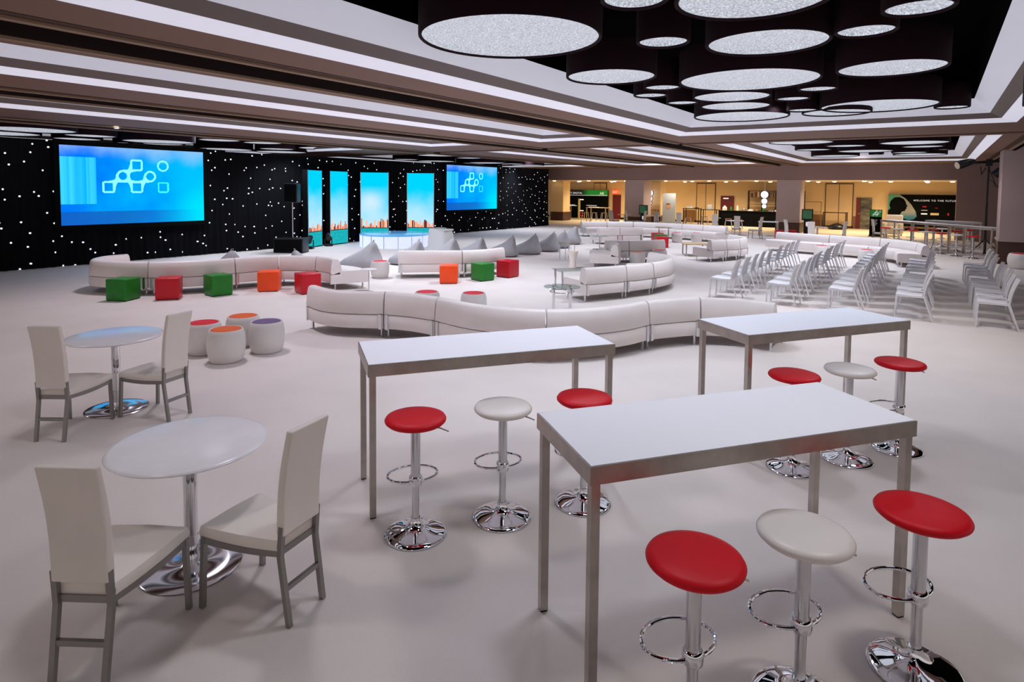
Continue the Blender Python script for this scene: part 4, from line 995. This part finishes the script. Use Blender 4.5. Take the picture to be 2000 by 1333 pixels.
t = thing('easel', 'tan metal frame easel right of the far column', 'easel', (-6.3, 41.6, 0))
obj('frame', MB().bar((-.45, 0, 0), (-.45, 0, 1.62), .04).bar((.45, 0, 0), (.45, 0, 1.62), .04).bar((-.45, 0, 1.62), (.45, 0, 1.62), .04).bar((-.45, 0, 1.0), (.45, 0, 1.0), .04), M['brown'], t, smooth=False)
tag(obj('dark_bag', MB().lathe([(0, 0), (.5, 0), (.55, .1), (.4, .24), (.15, .36), (0, .38)], 16, sy=.6), M['gear'], loc=(-4.9, 41.2, 0), subsurf=1), 'dark heap of bags on the hall floor below the dark table', 'bag')

# welcome banner, green pull-up banner, tall covered chair
t = thing('welcome_banner', 'long black WELCOME banner with a dark head profile before a glowing arc', 'banner', (-2.42, 42.85, 0))
obj('sheet', MB().box(0, 4.75, -.02, .24, .25, 2.13), M['bannerblack'], t, smooth=False)
am = bpy.data.materials.new('planet_arc'); am.use_nodes = True; nt = am.node_tree; bs = nt.nodes['Principled BSDF']
tcn = nt.nodes.new('ShaderNodeTexCoord'); spn = nt.nodes.new('ShaderNodeSeparateXYZ'); nt.links.new(tcn.outputs['Object'], spn.inputs[0])
c1 = mixc(nt, step(nt, spn.outputs[2], .75, 1.15), rgb(30, 110, 130), rgb(150, 150, 138)); c1 = mixc(nt, step(nt, spn.outputs[0], .9, .1), c1, rgb(60, 150, 120))
nt.links.new(c1, bs.inputs['Base Color']); bs.inputs['Roughness'].default_value = .5
arc = MB(); P0 = [(0, -.03, 2.12), (.55, -.03, 2.12), (.85, -.03, 1.9), (1.15, -.03, 1.55), (1.38, -.03, 1.15), (1.45, -.03, .85), (1.3, -.03, .68), (1.05, -.03, .62), (.8, -.03, .72), (.6, -.03, .95), (0, -.03, 1.2)]
arc.add(P0 + [(a, -.022, c) for a, b, c in P0], [tuple(range(11)), tuple(range(21, 10, -1))] + [(i, (i + 1) % 11, (i + 1) % 11 + 11, i + 11) for i in range(11)])
obj('glowing_arc', arc, am, t, smooth=False)
hp = [(.12, 1.75), (.3, 1.95), (.55, 1.98), (.78, 1.86), (.88, 1.68), (.9, 1.56), (.98, 1.45), (.92, 1.4), (.94, 1.32), (.88, 1.25), (.86, 1.16), (.7, 1.12), (.62, .95), (.55, .62), (.0, .62), (.0, 1.15), (.12, 1.3), (.06, 1.5)]
q = MB(); k = len(hp); q.add([(a, -.045, c) for a, c in hp] + [(a, -.03, c) for a, c in hp], [tuple(range(k)), tuple(range(2 * k - 1, k - 1, -1))] + [(i, (i + 1) % k, (i + 1) % k + k, i + k) for i in range(k)])
obj('head_silhouette', q, M['black'], t, smooth=False)
text('lettering', 'WELCOME TO THE FUTURE', .137, M['letter'], t, (1.25, -.03, 1.74), (PI / 2, 0, 0), space=1.3)
for x0, x1, z0, z1, m in ((1.65, 1.95, 1.2, 1.24, 'poster'), (1.65, 1.95, .98, 1.05, 'letter'), (2.1, 2.5, .95, 1.08, 'tan'), (2.9, 2.98, .95, 1.1, 'red'), (2.3, 2.45, 1.35, 1.38, 'red'), (1.7, 1.9, 1.4, 1.46, 'red')):
    obj('sponsor_mark', MB().box(x0, x1, -.03, -.02, z0, z1), M[m], t, smooth=False)
obj('green_mark', MB().box(3.45, 3.95, -.03, -.02, .75, 1.15), M['bannergreen'], t, smooth=False)
lg = obj('logo', logo_mesh(.376, .325, .03), M['letter'], t, smooth=False); lg.rotation_euler = (0, 0, -PI / 2); lg.location = (3.58, -.035, .85); lg.scale = (.3, .22, .3)
t = thing('pull_up_banner', 'dark green pull up banner with white logo left of the tall covered armchair', 'banner', (-2.55, 36.1, 0), 0, 'pull up banners')
obj('sheet', MB().box(-.27, .27, -.01, .01, .05, 1.36), M['bannerblack'], t, smooth=False)
obj('green_mark', MB().box(-.25, .25, -.02, -.01, 1.0, 1.33), M['bannergreen'], t, smooth=False)
lg = obj('logo', logo_mesh(.376, .325, .03), M['letter'], t, smooth=False); lg.rotation_euler = (0, 0, -PI / 2); lg.location = (-.12, -.025, 1.08); lg.scale = (.3, .2, .3)
for i in range(6): obj('small_lettering', MB().box(-.2, .02 + .03 * (i % 3), -.02, -.01, .55 + i * .055, .575 + i * .055), M['poster'], t, smooth=False)
obj('foot', MB().box(-.29, .29, -.12, .12, 0, .05), M['gear'], t, smooth=False)
t = thing('covered_armchair', 'tall cream wing armchair before the WELCOME banner', 'chair', (-1.87, 37.3, 0), math.radians(170))
cm = mat('cream_cover', rgb(226, 214, 196), .7)
obj('seat', MB().box(-.38, .38, -.32, .36, .08, .46), cm, t, bevel=.04)
obj('backrest', MB().box(-.38, .38, -.4, -.24, .3, 1.08), cm, t, bevel=.06)
for i in (-1, 1):
    for j in (-1, 1): obj('leg', MB().box(i * .33 - .025, i * .33 + .025, j * .28 - .025, j * .28 + .025, 0, .1), M['colbase'], t, smooth=False)
for i in (-1, 1): obj('armrest', MB().box(i * .36 - .07, i * .36 + .07, -.3, .34, .1, .66), cm, t, bevel=.05)

# light stand at the right
t = thing('light_stand', 'black lighting stand with crossbar and par can by the right column', 'light stand', (1.5, 28.6, 0))
obj('pole', MB().tube([(0, 0, 0), (0, 0, 1.9), (0, 0, 1.9), (0, 0, 3.42)], [.045, .045, .035, .035], 12), M['gear'], t)
for i in range(3):
    a = i * 2 * PI / 3 + .4; obj('leg', MB().tube([(0, 0, .55), (.5 * math.cos(a), .5 * math.sin(a), .02)], .02, 8), M['gear'], t)
obj('crossbar', MB().bar((-.85, -.1, 3.36), (.75, .1, 3.46), .09), M['gear'], t, smooth=False)
obj('clamp', MB().box(-.1, .1, -.08, .08, 3.25, 3.5).bar((-.25, 0, 3.25), (-.2, 0, 2.95), .03).bar((-.08, 0, 3.2), (-.22, 0, 2.92), .03), M['gear'], t, smooth=False)
for (a, b, lab) in [((-.95, -.2, 3.28), (-.55, .05, 3.42), 'lamp_head'), ((.22, .1, 2.95), (.5, -.1, 3.2), 'lamp_head')]:
    h = obj('lamp_head', MB().tube([a, tuple((Vector(a) * .7 + Vector(b) * .3)), b, tuple(Vector(b) + (Vector(b) - Vector(a)) * .3)], [.17, .165, .13, .07], 18), M['gear'], t)
    obj('lamp_lens', MB().tube([tuple(Vector(a) - (Vector(b) - Vector(a)) * .02), a], [.14, .14], 18), M['satin'], h)
obj('cable', MB().tube([(0, 0, 3.2), (.1, -.04, 2.9), (.2, -.05, 2.6), (.33, -.06, 2.45), (.22, -.05, 2.5), (.16, 0, 2.66), (.04, -.05, 2.75)], .012, 6), M['gear'], t)
t = thing('hanging_loudspeaker', 'black loudspeaker hanging below the soffit at the right picture edge', 'speaker', (.93, 9.0, 3.24), .5)
obj('cabinet', MB().box(-.14, .14, -.14, .14, 0, .46), M['gear'], t, bevel=.01)
obj('bracket', MB().bar((0, 0, .44), (0, 0, .56), .03), M['gear'], t, smooth=False)
